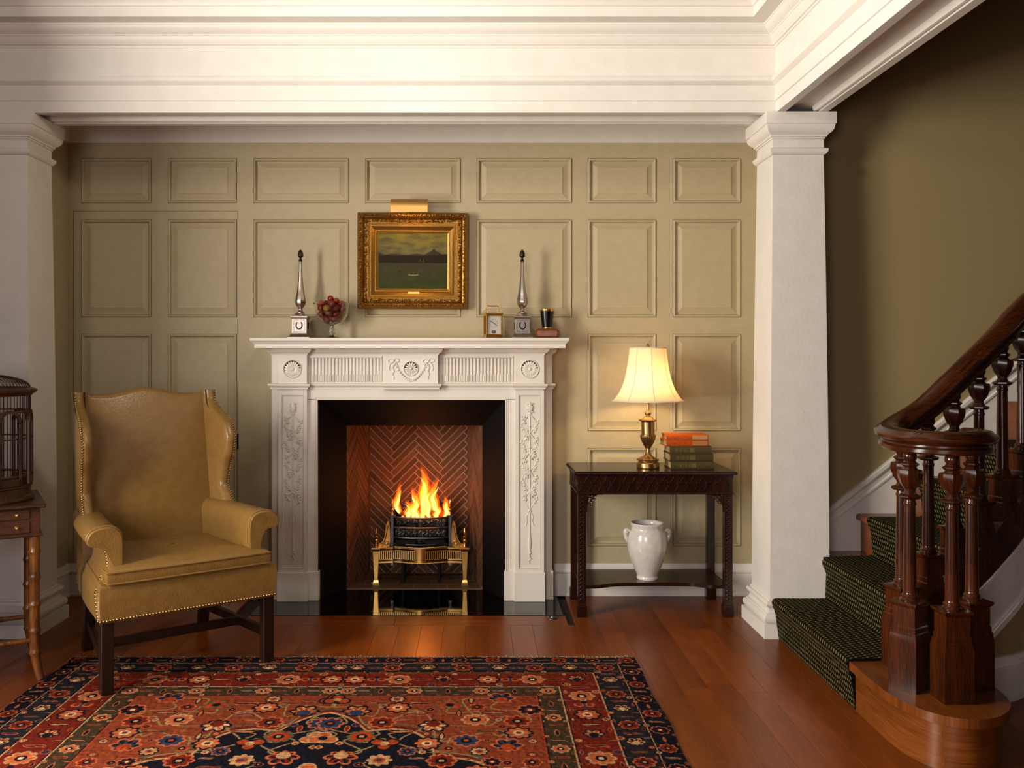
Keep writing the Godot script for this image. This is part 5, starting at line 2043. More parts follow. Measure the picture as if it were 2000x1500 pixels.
func staircase() -> void:
	var o := thing("staircase", "oak staircase with dark balustrade and rounded bottom step beside the column", "staircase")
	var flat := Transform3D(Basis(Vector3.RIGHT, -PI / 2), Vector3.ZERO)
	# bottom step with its rounded end
	var edge := [Vector2(1.77, 0.815), Vector2(1.435, 0.815), Vector2(1.435, 1.70)]
	edge.append_array(smooth([Vector2(1.435, 1.75), Vector2(1.432, 1.90), Vector2(1.442, 2.06), Vector2(1.50, 2.19), Vector2(1.60, 2.245), Vector2(1.71, 2.215), Vector2(1.80, 2.12), Vector2(1.835, 2.0), Vector2(1.84, 1.86)], 6))
	edge.append(Vector2(1.84, 1.66))
	edge.append(Vector2(1.77, 1.64))
	var b := MB.new()
	b.uvmode = "xz"
	b.t = flat
	b.extrude(plan(edge), 0.158, 0.19, 0.008)
	part("bottom_tread", b, M.oak, o, Vector3.ZERO, 50)
	b = MB.new()
	b.t = flat
	b.uvmode = "swap"
	var inner := Geometry2D.offset_polygon(plan(edge), -0.026)
	b.extrude(inner[0], 0.0, 0.159)
	part("bottom_riser", b, M.oak, o, Vector3.ZERO, 50)
	for k in range(2, 9):
		var x0 := NOSE + RUN * (k - 1)
		var y := RISE * k
		var back := STAIRZ + 0.016
		b = MB.new()
		b.uvmode = "xz"
		b.t = flat
		var pts := [Vector2(x0 + RUN + 0.02, back), Vector2(x0 - 0.012, back)]
		for i in 6:
			var x := lerpf(x0 - 0.012, x0 + RUN + 0.02, i / 5.0)
			pts.append(Vector2(x, zs(x)))
		b.extrude(plan(pts), y - 0.03, y, 0.008)
		part("tread", b, M.oak, o, Vector3.ZERO, 50)
		b = MB.new()
		b.uvmode = "swap"
		b.span(Vector3(x0 + 0.012, y - RISE, back), Vector3(x0 + 0.03, y - 0.028, zs(x0) - 0.005))
		part("riser", b, M.oak, o)
	# closed string: dark upper board, painted lower board, wall beneath
	b = MB.new()
	var high := func(x: float) -> float: return 0.45 + 0.74 * (x - 1.945)
	var low := func(x: float) -> float: return 0.24 + 0.70 * (x - 1.98)
	strip(b, 1.70, 4.2, high, func(x: float) -> float: return block_top(x) - 0.155, 0.052, 0.10)
	part("string_board", b, M.rail, o, Vector3.ZERO, 30)
	b = MB.new()
	strip(b, 1.70, 4.2, func(x: float) -> float: return maxf(0.0, low.call(x)), func(x: float) -> float: return high.call(x) + 0.02, 0.044, 0.06)
	strip(b, 1.70, 4.2, func(x: float) -> float: return maxf(0.0, low.call(x) - 0.012), func(x: float) -> float: return maxf(0.02, low.call(x) + 0.014), 0.058, 0.05)
	strip(b, 1.70, 4.2, func(x: float) -> float: return maxf(0.0, low.call(x) + 0.016), func(x: float) -> float: return maxf(0.03, low.call(x) + 0.026), 0.051, 0.04)
	strip(b, 1.70, 4.2, func(x: float) -> float: return high.call(x) - 0.022, func(x: float) -> float: return high.call(x) - 0.002, 0.056, 0.04)
	part("painted_string", b, M.white, o, Vector3.ZERO, 30)
	b = MB.new()
	strip(b, 1.80, 4.2, func(_x: float) -> float: return 0.0, func(x: float) -> float: return maxf(0.1, low.call(x) + 0.05), 0.036, 0.08)
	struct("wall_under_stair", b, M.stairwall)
	b = MB.new()
	for lay in [[0.0, 0.03, 0.062], [0.03, 0.135, 0.056], [0.135, 0.147, 0.066], [0.147, 0.158, 0.06], [0.158, 0.178, 0.05]]:
		strip(b, 1.842, 4.2, func(_x: float) -> float: return lay[0], func(_x: float) -> float: return lay[1], lay[2], 0.05)
	struct("baseboard_stair", b, M.white)
	# wall string with its moulded cap, on the wall behind the steps
	b = MB.new()
	var line := func(x: float) -> float: return 0.6 + 0.784 * (x - 1.796)
	b.extrude(PackedVector2Array([Vector2(1.66, 0), Vector2(4.3, 0), Vector2(4.3, line.call(4.3) - 0.03), Vector2(1.66, line.call(1.66) - 0.03)]), STAIRZ, STAIRZ + 0.014)
	var up := Vector3(-0.784, 1, 0).normalized()
	b.mold([Vector2(0.014, -0.075), Vector2(0.02, -0.072), Vector2(0.022, -0.062), Vector2(0.016, -0.056), Vector2(0.016, -0.034), Vector2(0.024, -0.030), Vector2(0.030, -0.020), Vector2(0.030, -0.004), Vector2(0.024, 0.0), Vector2(0, 0.0)], Vector3(1.66, line.call(1.66), STAIRZ), Vector3(4.3, line.call(4.3), STAIRZ), Vector3.BACK, 0, 0, up)
	struct("trim_4", b, M.white, self, Vector3.ZERO, 28)
	# balusters
	var spots := [[1.76, 1.955, 0.19, 0.50, 0.2], [1.625, 2.075, 0.19, 0.50, 0.0], [1.535, 1.965, 0.19, 0.50, 0.6], [1.608, 1.752, 0.19, 0.50, 0.3]]
	for i in 14:
		var x := 1.747 + 0.1225 * i
		spots.append([x, zs(x), block_top(x) - 0.2, block_top(x), 0.25])
	for s in spots:
		baluster(o, Vector3(s[0], 0, s[1]), s[2], s[3], s[4], s[2] == 0.19)
	# handrail with its volute
	var path := [Vector3(1.765, 1.066, 1.90), Vector3(1.79, 1.066, 1.965), Vector3(1.725, 1.066, 2.06), Vector3(1.625, 1.066, 2.085), Vector3(1.54, 1.066, 2.02), Vector3(1.516, 1.068, 1.91), Vector3(1.538, 1.078, 1.80), Vector3(1.60, 1.10, 1.735), Vector3(1.67, 1.130, 1.70)]
	for i in 15:
		var x := 1.747 + 0.1225 * i
		path.append(Vector3(x, block_top(x) + 0.572, zs(x)))
	var sec := []
	for q in [Vector2(-0.030, -0.040), Vector2(0.030, -0.040), Vector2(0.034, -0.034), Vector2(0.034, -0.022), Vector2(0.026, -0.016), Vector2(0.026, -0.010), Vector2(0.036, -0.004), Vector2(0.044, 0.004), Vector2(0.046, 0.014), Vector2(0.040, 0.022), Vector2(0.032, 0.026), Vector2(0.026, 0.034), Vector2(0.012, 0.039), Vector2(0.0, 0.040), Vector2(-0.012, 0.039), Vector2(-0.026, 0.034), Vector2(-0.032, 0.026), Vector2(-0.040, 0.022), Vector2(-0.046, 0.014), Vector2(-0.044, 0.004), Vector2(-0.036, -0.004), Vector2(-0.026, -0.010), Vector2(-0.026, -0.016), Vector2(-0.034, -0.022), Vector2(-0.034, -0.034)]:
		sec.append(q * Vector2(1.15, 1.0))
	b = MB.new()
	b.uvmode = "swap"
	b.sweep(smooth(path, 7), sec)
	part("handrail", b, M.rail, o, Vector3.ZERO, 32)
	carpet()


# a board that follows the curve of the string
func strip(b: MB, x0: float, x1: float, low: Callable, high: Callable, proud: float, thick: float) -> void:
	var f := []
	var n := 40
	var rows := [PackedVector3Array(), PackedVector3Array(), PackedVector3Array(), PackedVector3Array()]
	for i in n + 1:
		var x := lerpf(x0, x1, pow(i / float(n), 1.4))
		var l: float = low.call(x)
		var h: float = maxf(high.call(x), l + 0.001)
		var z := zs(x) + proud
		rows[0].append(Vector3(x, l, z - thick))
		rows[1].append(Vector3(x, l, z))
		rows[2].append(Vector3(x, h, z))
		rows[3].append(Vector3(x, h, z - thick))
	b.grid(rows, false, true)
	b.grid([rows[3], rows[0]], false, true)
	for i in [0, n]:
		b.quad_to(rows[0][i], rows[1][i], rows[2][i], rows[3][i], Vector3.LEFT if i == 0 else Vector3.RIGHT)


func baluster(o: Node3D, at: Vector3, foot: float, top: float, turn: float, newel: bool) -> void:
	var n := Node3D.new()
	n.name = "newel_baluster" if newel else "baluster"
	n.position = at
	n.rotation.y = turn
	o.add_child(n, true)
	var w := 0.050 if newel else 0.043
	var b := MB.new()
	var low := top - 0.105
	b.square([Vector2(w, foot), Vector2(w, low - 0.03), Vector2(w * 0.93, low - 0.012), Vector2(w * 0.93, low - 0.004), Vector2(w * 0.86, low), Vector2(w * 0.86, low + 0.016), Vector2(w * 0.80, low + 0.02), Vector2(w * 0.80, top - 0.018), Vector2(w * 0.92, top - 0.012), Vector2(w * 0.98, top - 0.006), Vector2(w * 0.98, top), Vector2(w * 0.7, top + 0.002)])
	part("block", b, M.rail, n, Vector3.ZERO, 25)
	b = MB.new()
	b.lathe([Vector2(0.031, top), Vector2(0.032, top + 0.006), Vector2(0.027, top + 0.011), Vector2(0.028, top + 0.018), Vector2(0.0235, top + 0.024), Vector2(0.0225, top + 0.03), Vector2(0.0205, top + 0.20), Vector2(0.0185, top + 0.335), Vector2(0.021, top + 0.339), Vector2(0.021, top + 0.346), Vector2(0.0185, top + 0.350), Vector2(0.0185, top + 0.362)], 20)
	part("shaft", b, M.rail, n, Vector3.ZERO, 35)
	b = MB.new()
	var k := top + 0.36
	b.lathe([Vector2(0.030, k), Vector2(0.039, k + 0.006), Vector2(0.039, k + 0.011), Vector2(0.024, k + 0.016), Vector2(0.018, k + 0.026), Vector2(0.019, k + 0.034), Vector2(0.032, k + 0.052), Vector2(0.041, k + 0.076), Vector2(0.0425, k + 0.090), Vector2(0.040, k + 0.102), Vector2(0.026, k + 0.104), Vector2(0.021, k + 0.112), Vector2(0.030, k + 0.120), Vector2(0.030, k + 0.124), Vector2(0.022, k + 0.128), Vector2(0.019, k + 0.134)], 8, Vector3.ZERO, PI / 8)
	part("urn", b, M.rail, n, Vector3.ZERO, 25)
	b = MB.new()
	b.ball(Vector3(0, k + 0.150, 0), 0.0235, 16, 10)
	b.lathe([Vector2(0.008, k + 0.165), Vector2(0.008, k + 0.20)], 10)
	part("ball", b, M.rail, n, Vector3.ZERO, 50)


func carpet() -> void:
	# runner: over every tread and riser, one strip
	var prof := [Vector2(NOSE + 0.006, 0.002), Vector2(NOSE + 0.004, 0.01)]
	for k in range(1, 9):
		var x := NOSE + RUN * (k - 1)
		var y := RISE * k
		prof.append_array([Vector2(x - 0.012, y - 0.06), Vector2(x - 0.026, y - 0.024), Vector2(x - 0.030, y - 0.008), Vector2(x - 0.024, y + 0.006), Vector2(x - 0.010, y + 0.011), Vector2(x + 0.03, y + 0.011), Vector2(x + 0.12, y + 0.010), Vector2(x + RUN - 0.015, y + 0.011), Vector2(x + RUN + 0.0, y + 0.020)])
	var b := MB.new()
	b.uvmode = "given"
	var run := 0.0
	var rows := []
	var vs := []
	for i in prof.size():
		var p: Vector2 = prof[i]
		if i:
			run += p.distance_to(prof[i - 1])
		var z1 := minf(1.69, zs(p.x) - 0.055) if p.x > NOSE + 0.22 else lerpf(1.69, 1.64, clampf((p.x - NOSE - 0.1) / 0.13, 0, 1))
		var row := PackedVector3Array()
		for j in 9:
			row.append(Vector3(p.x, p.y, lerpf(0.82 if p.x < 1.69 else 0.78 if p.x < 1.75 else 0.75, z1, j / 8.0)))
		rows.append(row)
		vs.append(run)
	for i in rows.size() - 1:
		for j in 8:
			b.quad(rows[i][j], rows[i + 1][j], rows[i + 1][j + 1], rows[i][j + 1])
			for q in [[i, j], [i + 1, j], [i + 1, j + 1], [i, j], [i + 1, j + 1], [i, j + 1]]:
				b.uvs.append(Vector2(rows[q[0]][q[1]].z * 11.0, vs[q[0]] * 11.0))
	# thickness of the two long edges
	for e in [0, 8]:
		for i in rows.size() - 1:
			var a: Vector3 = rows[i][e]
			var c: Vector3 = rows[i + 1][e]
			var d := (c - a).normalized()
			var dn := Vector3(d.y, -d.x, 0) * 0.010
			b.quad_to(a, c, c + dn, a + dn, Vector3(0, 0, -1 if e == 0 else 1))
			for q in 6:
				b.uvs.append(Vector2(0.02, 0.02))
	var m := relief(mat(Color.WHITE, 0.95, 0.0, 0.2), carpet_tile(true), 0.8)
	m.albedo_texture = carpet_tile(false)
	var r := part("stair_runner", b, m, self, Vector3.ZERO, 50)
	tag(r, "dark green patterned carpet runner laid over the stairs", "carpet")


func carpet_tile(bump: bool) -> ImageTexture:
	# small woven loops in staggered rows on a black ground
	var s := 64
	var im := Image.create(s, s, false, Image.FORMAT_RGBA8 if bump else Image.FORMAT_RGB8)
	for y in s:
		for x in s:
			var row := y / 16
			var u := fposmod(x + row * 8.0, 16.0) / 16.0 - 0.5
			var v := fposmod(y, 16.0) / 16.0 - 0.5
			# slanting oval loop
			var d := pow((u * 0.9 + v * 0.5) / 0.26, 2) + pow((v * 0.9 - u * 0.25) / 0.40, 2)
			var t := clampf(1.4 - d, 0.0, 1.0)
			if bump:
				im.set_pixel(x, y, Color(t, t, t))
			else:
				im.set_pixel(x, y, Color(0.035, 0.03, 0.02).lerp(Color(0.50, 0.45, 0.24), t * (0.75 + 0.25 * sin(x * 1.9 + y * 1.3))))
	if bump:
		im.bump_map_to_normal_map(3.0)
	return ImageTexture.create_from_image(im)


# ---------------------------------------------------------------- wing chair
func armchair() -> void:
	var o := thing("wing_chair", "tan leather wing chair with brass nailheads on the edge of the rug", "armchair", Vector3(-1.385, 0.0098, 1.10), deg_to_rad(35.8))
	var nails := []  # [point, outward]
	# legs and stretchers
	var fl := [Vector2(-0.34, 0.30), Vector2(0.34, 0.30), Vector2(-0.27, -0.30), Vector2(0.27, -0.30)]
	for i in 4:
		var b := MB.new()
		var c: Vector2 = fl[i]
		if i < 2:
			b.span(Vector3(c.x - 0.0245, 0.0, c.y - 0.0245), Vector3(c.x + 0.0245, 0.30, c.y + 0.0245), 0.003)
		else:
			var rows := []
			for p in [[-0.0098, -0.055], [0.15, -0.018], [0.30, 0.0]]:
				rows.append(PackedVector3Array([Vector3(c.x - 0.022, p[0], c.y - 0.022 + p[1]), Vector3(c.x - 0.022, p[0], c.y + 0.022 + p[1]), Vector3(c.x + 0.022, p[0], c.y + 0.022 + p[1]), Vector3(c.x + 0.022, p[0], c.y - 0.022 + p[1])]))
			b.grid(rows, true, true)
			b.fan(rows[0], Vector3.DOWN)
		part("leg", b, M.chairwood, o)
	for s in [-1.0, 1.0]:
		var b := MB.new()
		var a := Vector3(s * 0.34, 0.125, 0.28)
		var c := Vector3(s * 0.272, 0.125, -0.30)
		var d := (c - a).normalized()
		b.sweep([a, c], [Vector2(-0.011, -0.019), Vector2(0.011, -0.019), Vector2(0.011, 0.019), Vector2(-0.011, 0.019)])
		part("side_stretcher", b, M.chairwood, o)
	var cs := MB.new()
	cs.uvmode = "alongx"
	cs.span(Vector3(-0.318, 0.108, 0.04), Vector3(0.318, 0.146, 0.062), 0.002)
	part("cross_stretcher", cs, M.chairwood, o)
	# upholstered seat rail
	var b := MB.new()
	var rail := [Vector2(-0.368, 0.328), Vector2(0.368, 0.328), Vector2(0.30, -0.34), Vector2(-0.30, -0.34)]
	var rows := []
	for p in [[0.288, -0.004], [0.292, 0.0], [0.36, 0.004], [0.425, 0.002], [0.437, -0.006]]:
		var ring := PackedVector3Array()
		for q: Vector2 in rail:
			ring.append(Vector3(q.x + signf(q.x) * p[1], p[0], q.y + signf(q.y) * p[1]))
		rows.append(ring)
	b.grid(rows, true, false)
	b.fan(rows[0], Vector3.DOWN)
	b.fan(rows[-1], Vector3.UP)
	part("seat_rail", b, M.leather, o, Vector3.ZERO, 50)
	for i in 4:
		var a: Vector2 = rail[i]
		var c: Vector2 = rail[(i + 1) % 4]
		if i == 2:
			continue
		var out := Vector2((c - a).y, -(c - a).x).normalized() * -1.0
		var n := int(a.distance_to(c) / 0.0128)
		for k in n + 1:
			var q := a.lerp(c, k / float(n))
			nails.append([Vector3(q.x, 0.298, q.y) + Vector3(out.x, 0, out.y) * 0.001, Vector3(out.x, 0, out.y)])
	# seat cushion (T shape, crowned, with welts)
	b = MB.new()
	var outline := []
	for q in [Vector2(-0.262, -0.245), Vector2(-0.272, 0.20), Vector2(-0.285, 0.225), Vector2(-0.335, 0.245), Vector2(-0.342, 0.27), Vector2(-0.338, 0.325), Vector2(-0.31, 0.337), Vector2(0.0, 0.342), Vector2(0.31, 0.337), Vector2(0.338, 0.325), Vector2(0.342, 0.27), Vector2(0.335, 0.245), Vector2(0.285, 0.225), Vector2(0.272, 0.20), Vector2(0.262, -0.245), Vector2(0.0, -0.25)]:
		outline.append(q)
	outline = smooth(outline, 4, true)
	var cen := Vector2(0, 0.05)
	rows = []
	for lay in [[0.90, 0.434], [0.985, 0.438], [1.0, 0.446], [1.004, 0.465], [1.0, 0.484], [0.985, 0.493], [0.93, 0.501], [0.82, 0.507], [0.6, 0.514], [0.3, 0.518], [0.02, 0.519]]:
		var ring := PackedVector3Array()
		for q: Vector2 in outline:
			var w: Vector2 = cen + (q - cen) * lay[0]
			var wav: float = 0.0025 * sin(w.x * 23.0 + 1.0) * sin(w.y * 19.0) if lay[1] > 0.5 else 0.0
			ring.append(Vector3(w.x, lay[1] + wav, w.y))
		rows.append(ring)
	b.grid(rows, true, false)
	b.fan(rows[0], Vector3.DOWN)
	var cush := part("seat_cushion", b, M.leather, o, Vector3.ZERO, 60)
	b = MB.new()
	for yy in [0.444, 0.488]:
		var ring := []
		for q: Vector2 in outline:
			var w := cen + (q - cen) * 1.002
			ring.append(Vector3(w.x, yy, w.y))
		b.tube(ring, 0.0045, 6, true)
	part("welt", b, M.leather, cush, Vector3.ZERO, 60)
	# back: inner face, rolled crest, outer face
	b = MB.new()
	rows = []
	for i in 33:
		var a := lerpf(-0.318, 0.318, i / 32.0)
		var u := a / 0.318
		var crest := 1.172 + 0.036 * exp(-pow(a / 0.125, 2.0)) + 0.020 * pow(absf(u), 5.0)
		var col := PackedVector3Array()
		for p in [0.40, 0.48, 0.56, 0.66, 0.76, 0.86, 0.96, 1.05, 1.12]:
			var y: float = lerpf(0.40, crest - 0.022, (p - 0.40) / 0.72)
			var dish := 0.030 * (1.0 - u * u) * sin(clampf((y - 0.42) / 0.75, 0, 1) * PI) - 0.012 * pow(absf(u), 4.0)
			col.append(Vector3(a, y, recline(y) + dish))
		col.append(Vector3(a, crest - 0.006, recline(crest) - 0.006))
		col.append(Vector3(a, crest, recline(crest) - 0.022))
		col.append(Vector3(a, crest - 0.003, recline(crest) - 0.042))
		col.append(Vector3(a, crest - 0.02, recline(crest) - 0.052))
		col.append(Vector3(a, 0.80, recline(0.80) - 0.072))
		col.append(Vector3(a, 0.31, -0.335))
		rows.append(col)
	b.grid(rows, false, false)
	part("back", b, M.leather, o, Vector3.ZERO, 50)
	# wings and arms
	var edge := [Vector2(0.60, -0.06), Vector2(0.645, -0.085), Vector2(0.69, -0.125), Vector2(0.74, -0.165), Vector2(0.82, -0.145), Vector2(0.90, -0.105), Vector2(0.97, -0.095), Vector2(1.03, -0.125), Vector2(1.075, -0.20), Vector2(1.105, -0.275), Vector2(1.14, -0.325), Vector2(1.19, -0.338)]
	for s in [-1.0, 1.0]:
		b = MB.new()
		rows = []
		var rim := []
		for i in 37:
			var y := lerpf(0.60, 1.19, i / 36.0)
			var f := interp(edge, y)
			var bk := recline(y)
			var flare := 0.022 * clampf((f - bk) / 0.22, 0, 1)
			var ring := PackedVector3Array()
			var oa := 0.330 + flare
			var ia := 0.285 + flare * 0.8
			var pts := [Vector2(0.318, bk - 0.058), Vector2(0.334, bk - 0.03), Vector2(lerpf(0.334, oa, 0.6), lerpf(bk, f, 0.5)), Vector2(oa, f - 0.02), Vector2(oa - 0.002, f - 0.006), Vector2(oa - 0.010, f + 0.001), Vector2(oa - 0.022, f + 0.003), Vector2(ia + 0.010, f - 0.001), Vector2(ia + 0.001, f - 0.010), Vector2(ia - 0.004, f - 0.028), Vector2(lerpf(0.278, ia - 0.006, 0.5), lerpf(bk + 0.01, f, 0.45)), Vector2(0.272, bk + 0.006), Vector2(0.27, bk - 0.03)]
			for q: Vector2 in pts:
				ring.append(Vector3(s * q.x, y, q.y))
			rows.append(ring)
			rim.append(Vector3(s * (oa - 0.006), y, f - 0.0025))
		b.grid(rows, false, s < 0.0)
		b.fan(rows[-1], Vector3.UP)
		b.fan(rows[0], Vector3.DOWN)
		part("wing", b, M.leather, o, Vector3.ZERO, 50)
		# nails follow the front edge of the wing
		var ln := 0.0
		for i in range(1, rim.size()):
			var a: Vector3 = rim[i - 1]
			var c: Vector3 = rim[i]
			var d := a.distance_to(c)
			while ln < d:
				nails.append([a.lerp(c, ln / d) + Vector3(s * 0.0008, 0, 0.0008), Vector3(s * 0.66, 0, 0.75)])
				ln += 0.0128
			ln -= d
		# arm: outward scroll, drawn from the wing to the front
		var sec := smooth([Vector2(0.272, 0.40), Vector2(0.270, 0.50), Vector2(0.270, 0.60), Vector2(0.280, 0.642), Vector2(0.312, 0.664), Vector2(0.356, 0.665), Vector2(0.393, 0.650), Vector2(0.408, 0.622), Vector2(0.398, 0.597), Vector2(0.372, 0.592), Vector2(0.346, 0.583), Vector2(0.329, 0.555), Vector2(0.322, 0.51), Vector2(0.330, 0.46), Vector2(0.352, 0.42), Vector2(0.367, 0.385), Vector2(0.3685, 0.33), Vector2(0.3685, 0.29)], 4)
		sec.append(Vector2(0.275, 0.29))
		b = MB.new()
		rows = []
		var steps := [[-0.30, -0.055, 1.0], [-0.22, -0.046, 1.0], [-0.10, -0.03, 1.0], [0.05, -0.014, 1.0], [0.18, -0.004, 1.0], [0.262, 0.0, 1.0], [0.274, 0.0, 0.985], [0.279, 0.0, 0.955]]
		var mid := Vector2(0.325, 0.48)
		for st in steps:
			var ring := PackedVector3Array()
			for q: Vector2 in sec:
				var w: Vector2 = mid + (q - mid) * st[2]
				var dz: float = 0.05 * clampf((0.46 - w.y) / 0.16, 0.0, 1.0) if st[0] > 0.1 else 0.0
				ring.append(Vector3(s * (w.x + st[1] * (1.0 if w.y > 0.45 else 0.9)), w.y, st[0] + dz))
			rows.append(ring)
		b.grid(rows, true, s > 0.0)
		var face: PackedVector3Array = rows[-1]
		var flat := PackedVector2Array()
		for q in face:
			flat.append(Vector2(q.x, q.y))
		var ix := Geometry2D.triangulate_polygon(flat)
		for i in range(0, ix.size(), 3):
			b.tri_to(face[ix[i]], face[ix[i + 1]], face[ix[i + 2]], Vector3.BACK)
		var arm := part("arm", b, M.leather, o, Vector3.ZERO, 45)
		# welt round the front of the arm, nails down its outer edge
		b = MB.new()
		var welt := []
		for q: Vector3 in rows[5]:
			welt.append(q + Vector3(0, 0, 0.006))
		b.tube(welt, 0.004, 6, true)
		part("welt", b, M.leather, arm, Vector3.ZERO, 60)
		for i in range(40, 69):
			var q: Vector3 = rows[4][i]
			nails.append([q + Vector3(s * 0.001, 0, 0.05 if q.y > 0.46 else 0.05 * clampf((0.46 - q.y) / 0.16, 0.0, 1.0) + 0.0), Vector3(s, 0, 0)])
	# brass nailheads
	var head := MB.new()
	head.lathe([Vector2(0.0062, 0.0), Vector2(0.0056, 0.0025), Vector2(0.0034, 0.0045), Vector2(0.0002, 0.0052)], 8)
	var mm := MultiMesh.new()
	mm.transform_format = MultiMesh.TRANSFORM_3D
	mm.mesh = head.commit(80)
	mm.mesh.surface_set_material(0, M.nail)
	mm.instance_count = nails.size()
	for i in nails.size():
		var y: Vector3 = nails[i][1].normalized()
		var x := y.cross(Vector3.UP).normalized()
		mm.set_instance_transform(i, Transform3D(Basis(x, y, x.cross(y)), nails[i][0]))
	var mi := MultiMeshInstance3D.new()
	mi.name = "nailheads"
	mi.multimesh = mm
	mi.set_meta("kind", "stuff")
	mi.set_meta("label", "row of small brass nailheads")
	o.add_child(mi)


func recline(y: float) -> float:
	return -0.20 - (y - 0.45) * 0.205


# ---------------------------------------------------------------- bird cage on its bamboo stand
func cage_stand() -> void:
	var at := Vector3(-2.144, 0, 1.27)
	var turn := deg_to_rad(30.0)
	var o := thing("bamboo_stand", "faux bamboo stand with two small drawers under the bird cage", "stand", at, turn)
	var h := 0.232
	var b := MB.new()
	b.uvmode = "swap"
	b.box(Vector3(0, 0.7345, 0), Vector3(h * 2 + 0.02, 0.015, h * 2 + 0.02), 0.005)
	part("top", b, M.cagewood, o)
	b = MB.new()
	b.uvmode = "alongx"
	b.span(Vector3(-h + 0.012, 0.615, -h + 0.012), Vector3(h - 0.012, 0.728, h - 0.012), 0.003)
	b.span(Vector3(-h + 0.002, 0.606, -h + 0.002), Vector3(h - 0.002, 0.618, h - 0.002), 0.004)
	part("case", b, M.cagewood, o)
	for r in 2:
		b = MB.new()
		b.uvmode = "alongx"
		var y0: float = [0.622, 0.68][r]
		var y1: float = [0.674, 0.722][r]
		b.span(Vector3(-h + 0.05, y0, h - 0.015), Vector3(h - 0.05, y1, h - 0.007), 0.003)
		var dr := part("drawer", b, M.cagewood, o)
		for s in [-1.0, 1.0]:
			var kb := MB.new()
			kb.t = facing(Vector3(s * (h - 0.10), (y0 + y1) / 2, h - 0.008))
			kb.lathe([Vector2(0.009, 0), Vector2(0.008, 0.003), Vector2(0.004, 0.006), Vector2(0.007, 0.011), Vector2(0.006, 0.016), Vector2(0.0002, 0.018)] if r == 0 else [Vector2(0.005, 0), Vector2(0.003, 0.004), Vector2(0.0055, 0.009), Vector2(0.0002, 0.012)], 14)
			part("knob", kb, M.brass, dr)
	for sx in [-1.0, 1.0]:
		for sz in [-1.0, 1.0]:
			b = MB.new()
			var pts := []
			var rad := []
			var cx: float = sx * (h - 0.032)
			var cz: float = sz * (h - 0.032)
			for i in 61:
				var y := lerpf(0.610, 0.0, i / 60.0)
				var kick := 0.022 * pow(clampf((0.15 - y) / 0.15, 0.0, 1.0), 1.8)
				pts.append(Vector3(cx + sx * kick, y, cz + sz * kick))
				var node := 0.0
				for ny in [0.54, 0.43, 0.315, 0.205, 0.11]:
					node = maxf(node, exp(-pow((y - ny) / 0.006, 2.0)))
				rad.append(0.0205 + 0.005 * node - (0.004 * clampf((0.15 - y) / 0.15, 0, 1)))
			b.tube(pts, rad, 14)
			part("leg", b, M.bamboo, o, Vector3.ZERO, 50)
	for s in [-1.0, 1.0]:
		for axis in 2:
			b = MB.new()
			var pts := []
			var rad := []
			for i in 31:
				var t := lerpf(-h + 0.045, h - 0.045, i / 30.0)
				pts.append(Vector3(t, 0.165, s * (h - 0.032)) if axis == 0 else Vector3(s * (h - 0.032), 0.185, t))
				var node := 0.0
				for ny in [-0.09, 0.0, 0.09]:
					node = maxf(node, exp(-pow((t - ny) / 0.006, 2.0)))
				rad.append(0.0105 + 0.004 * node)
			b.tube(pts, rad, 10)
			part("stretcher", b, M.bamboo, o, Vector3.ZERO, 50)
	bird_cage(at + Vector3(0, 0.742, 0), turn)


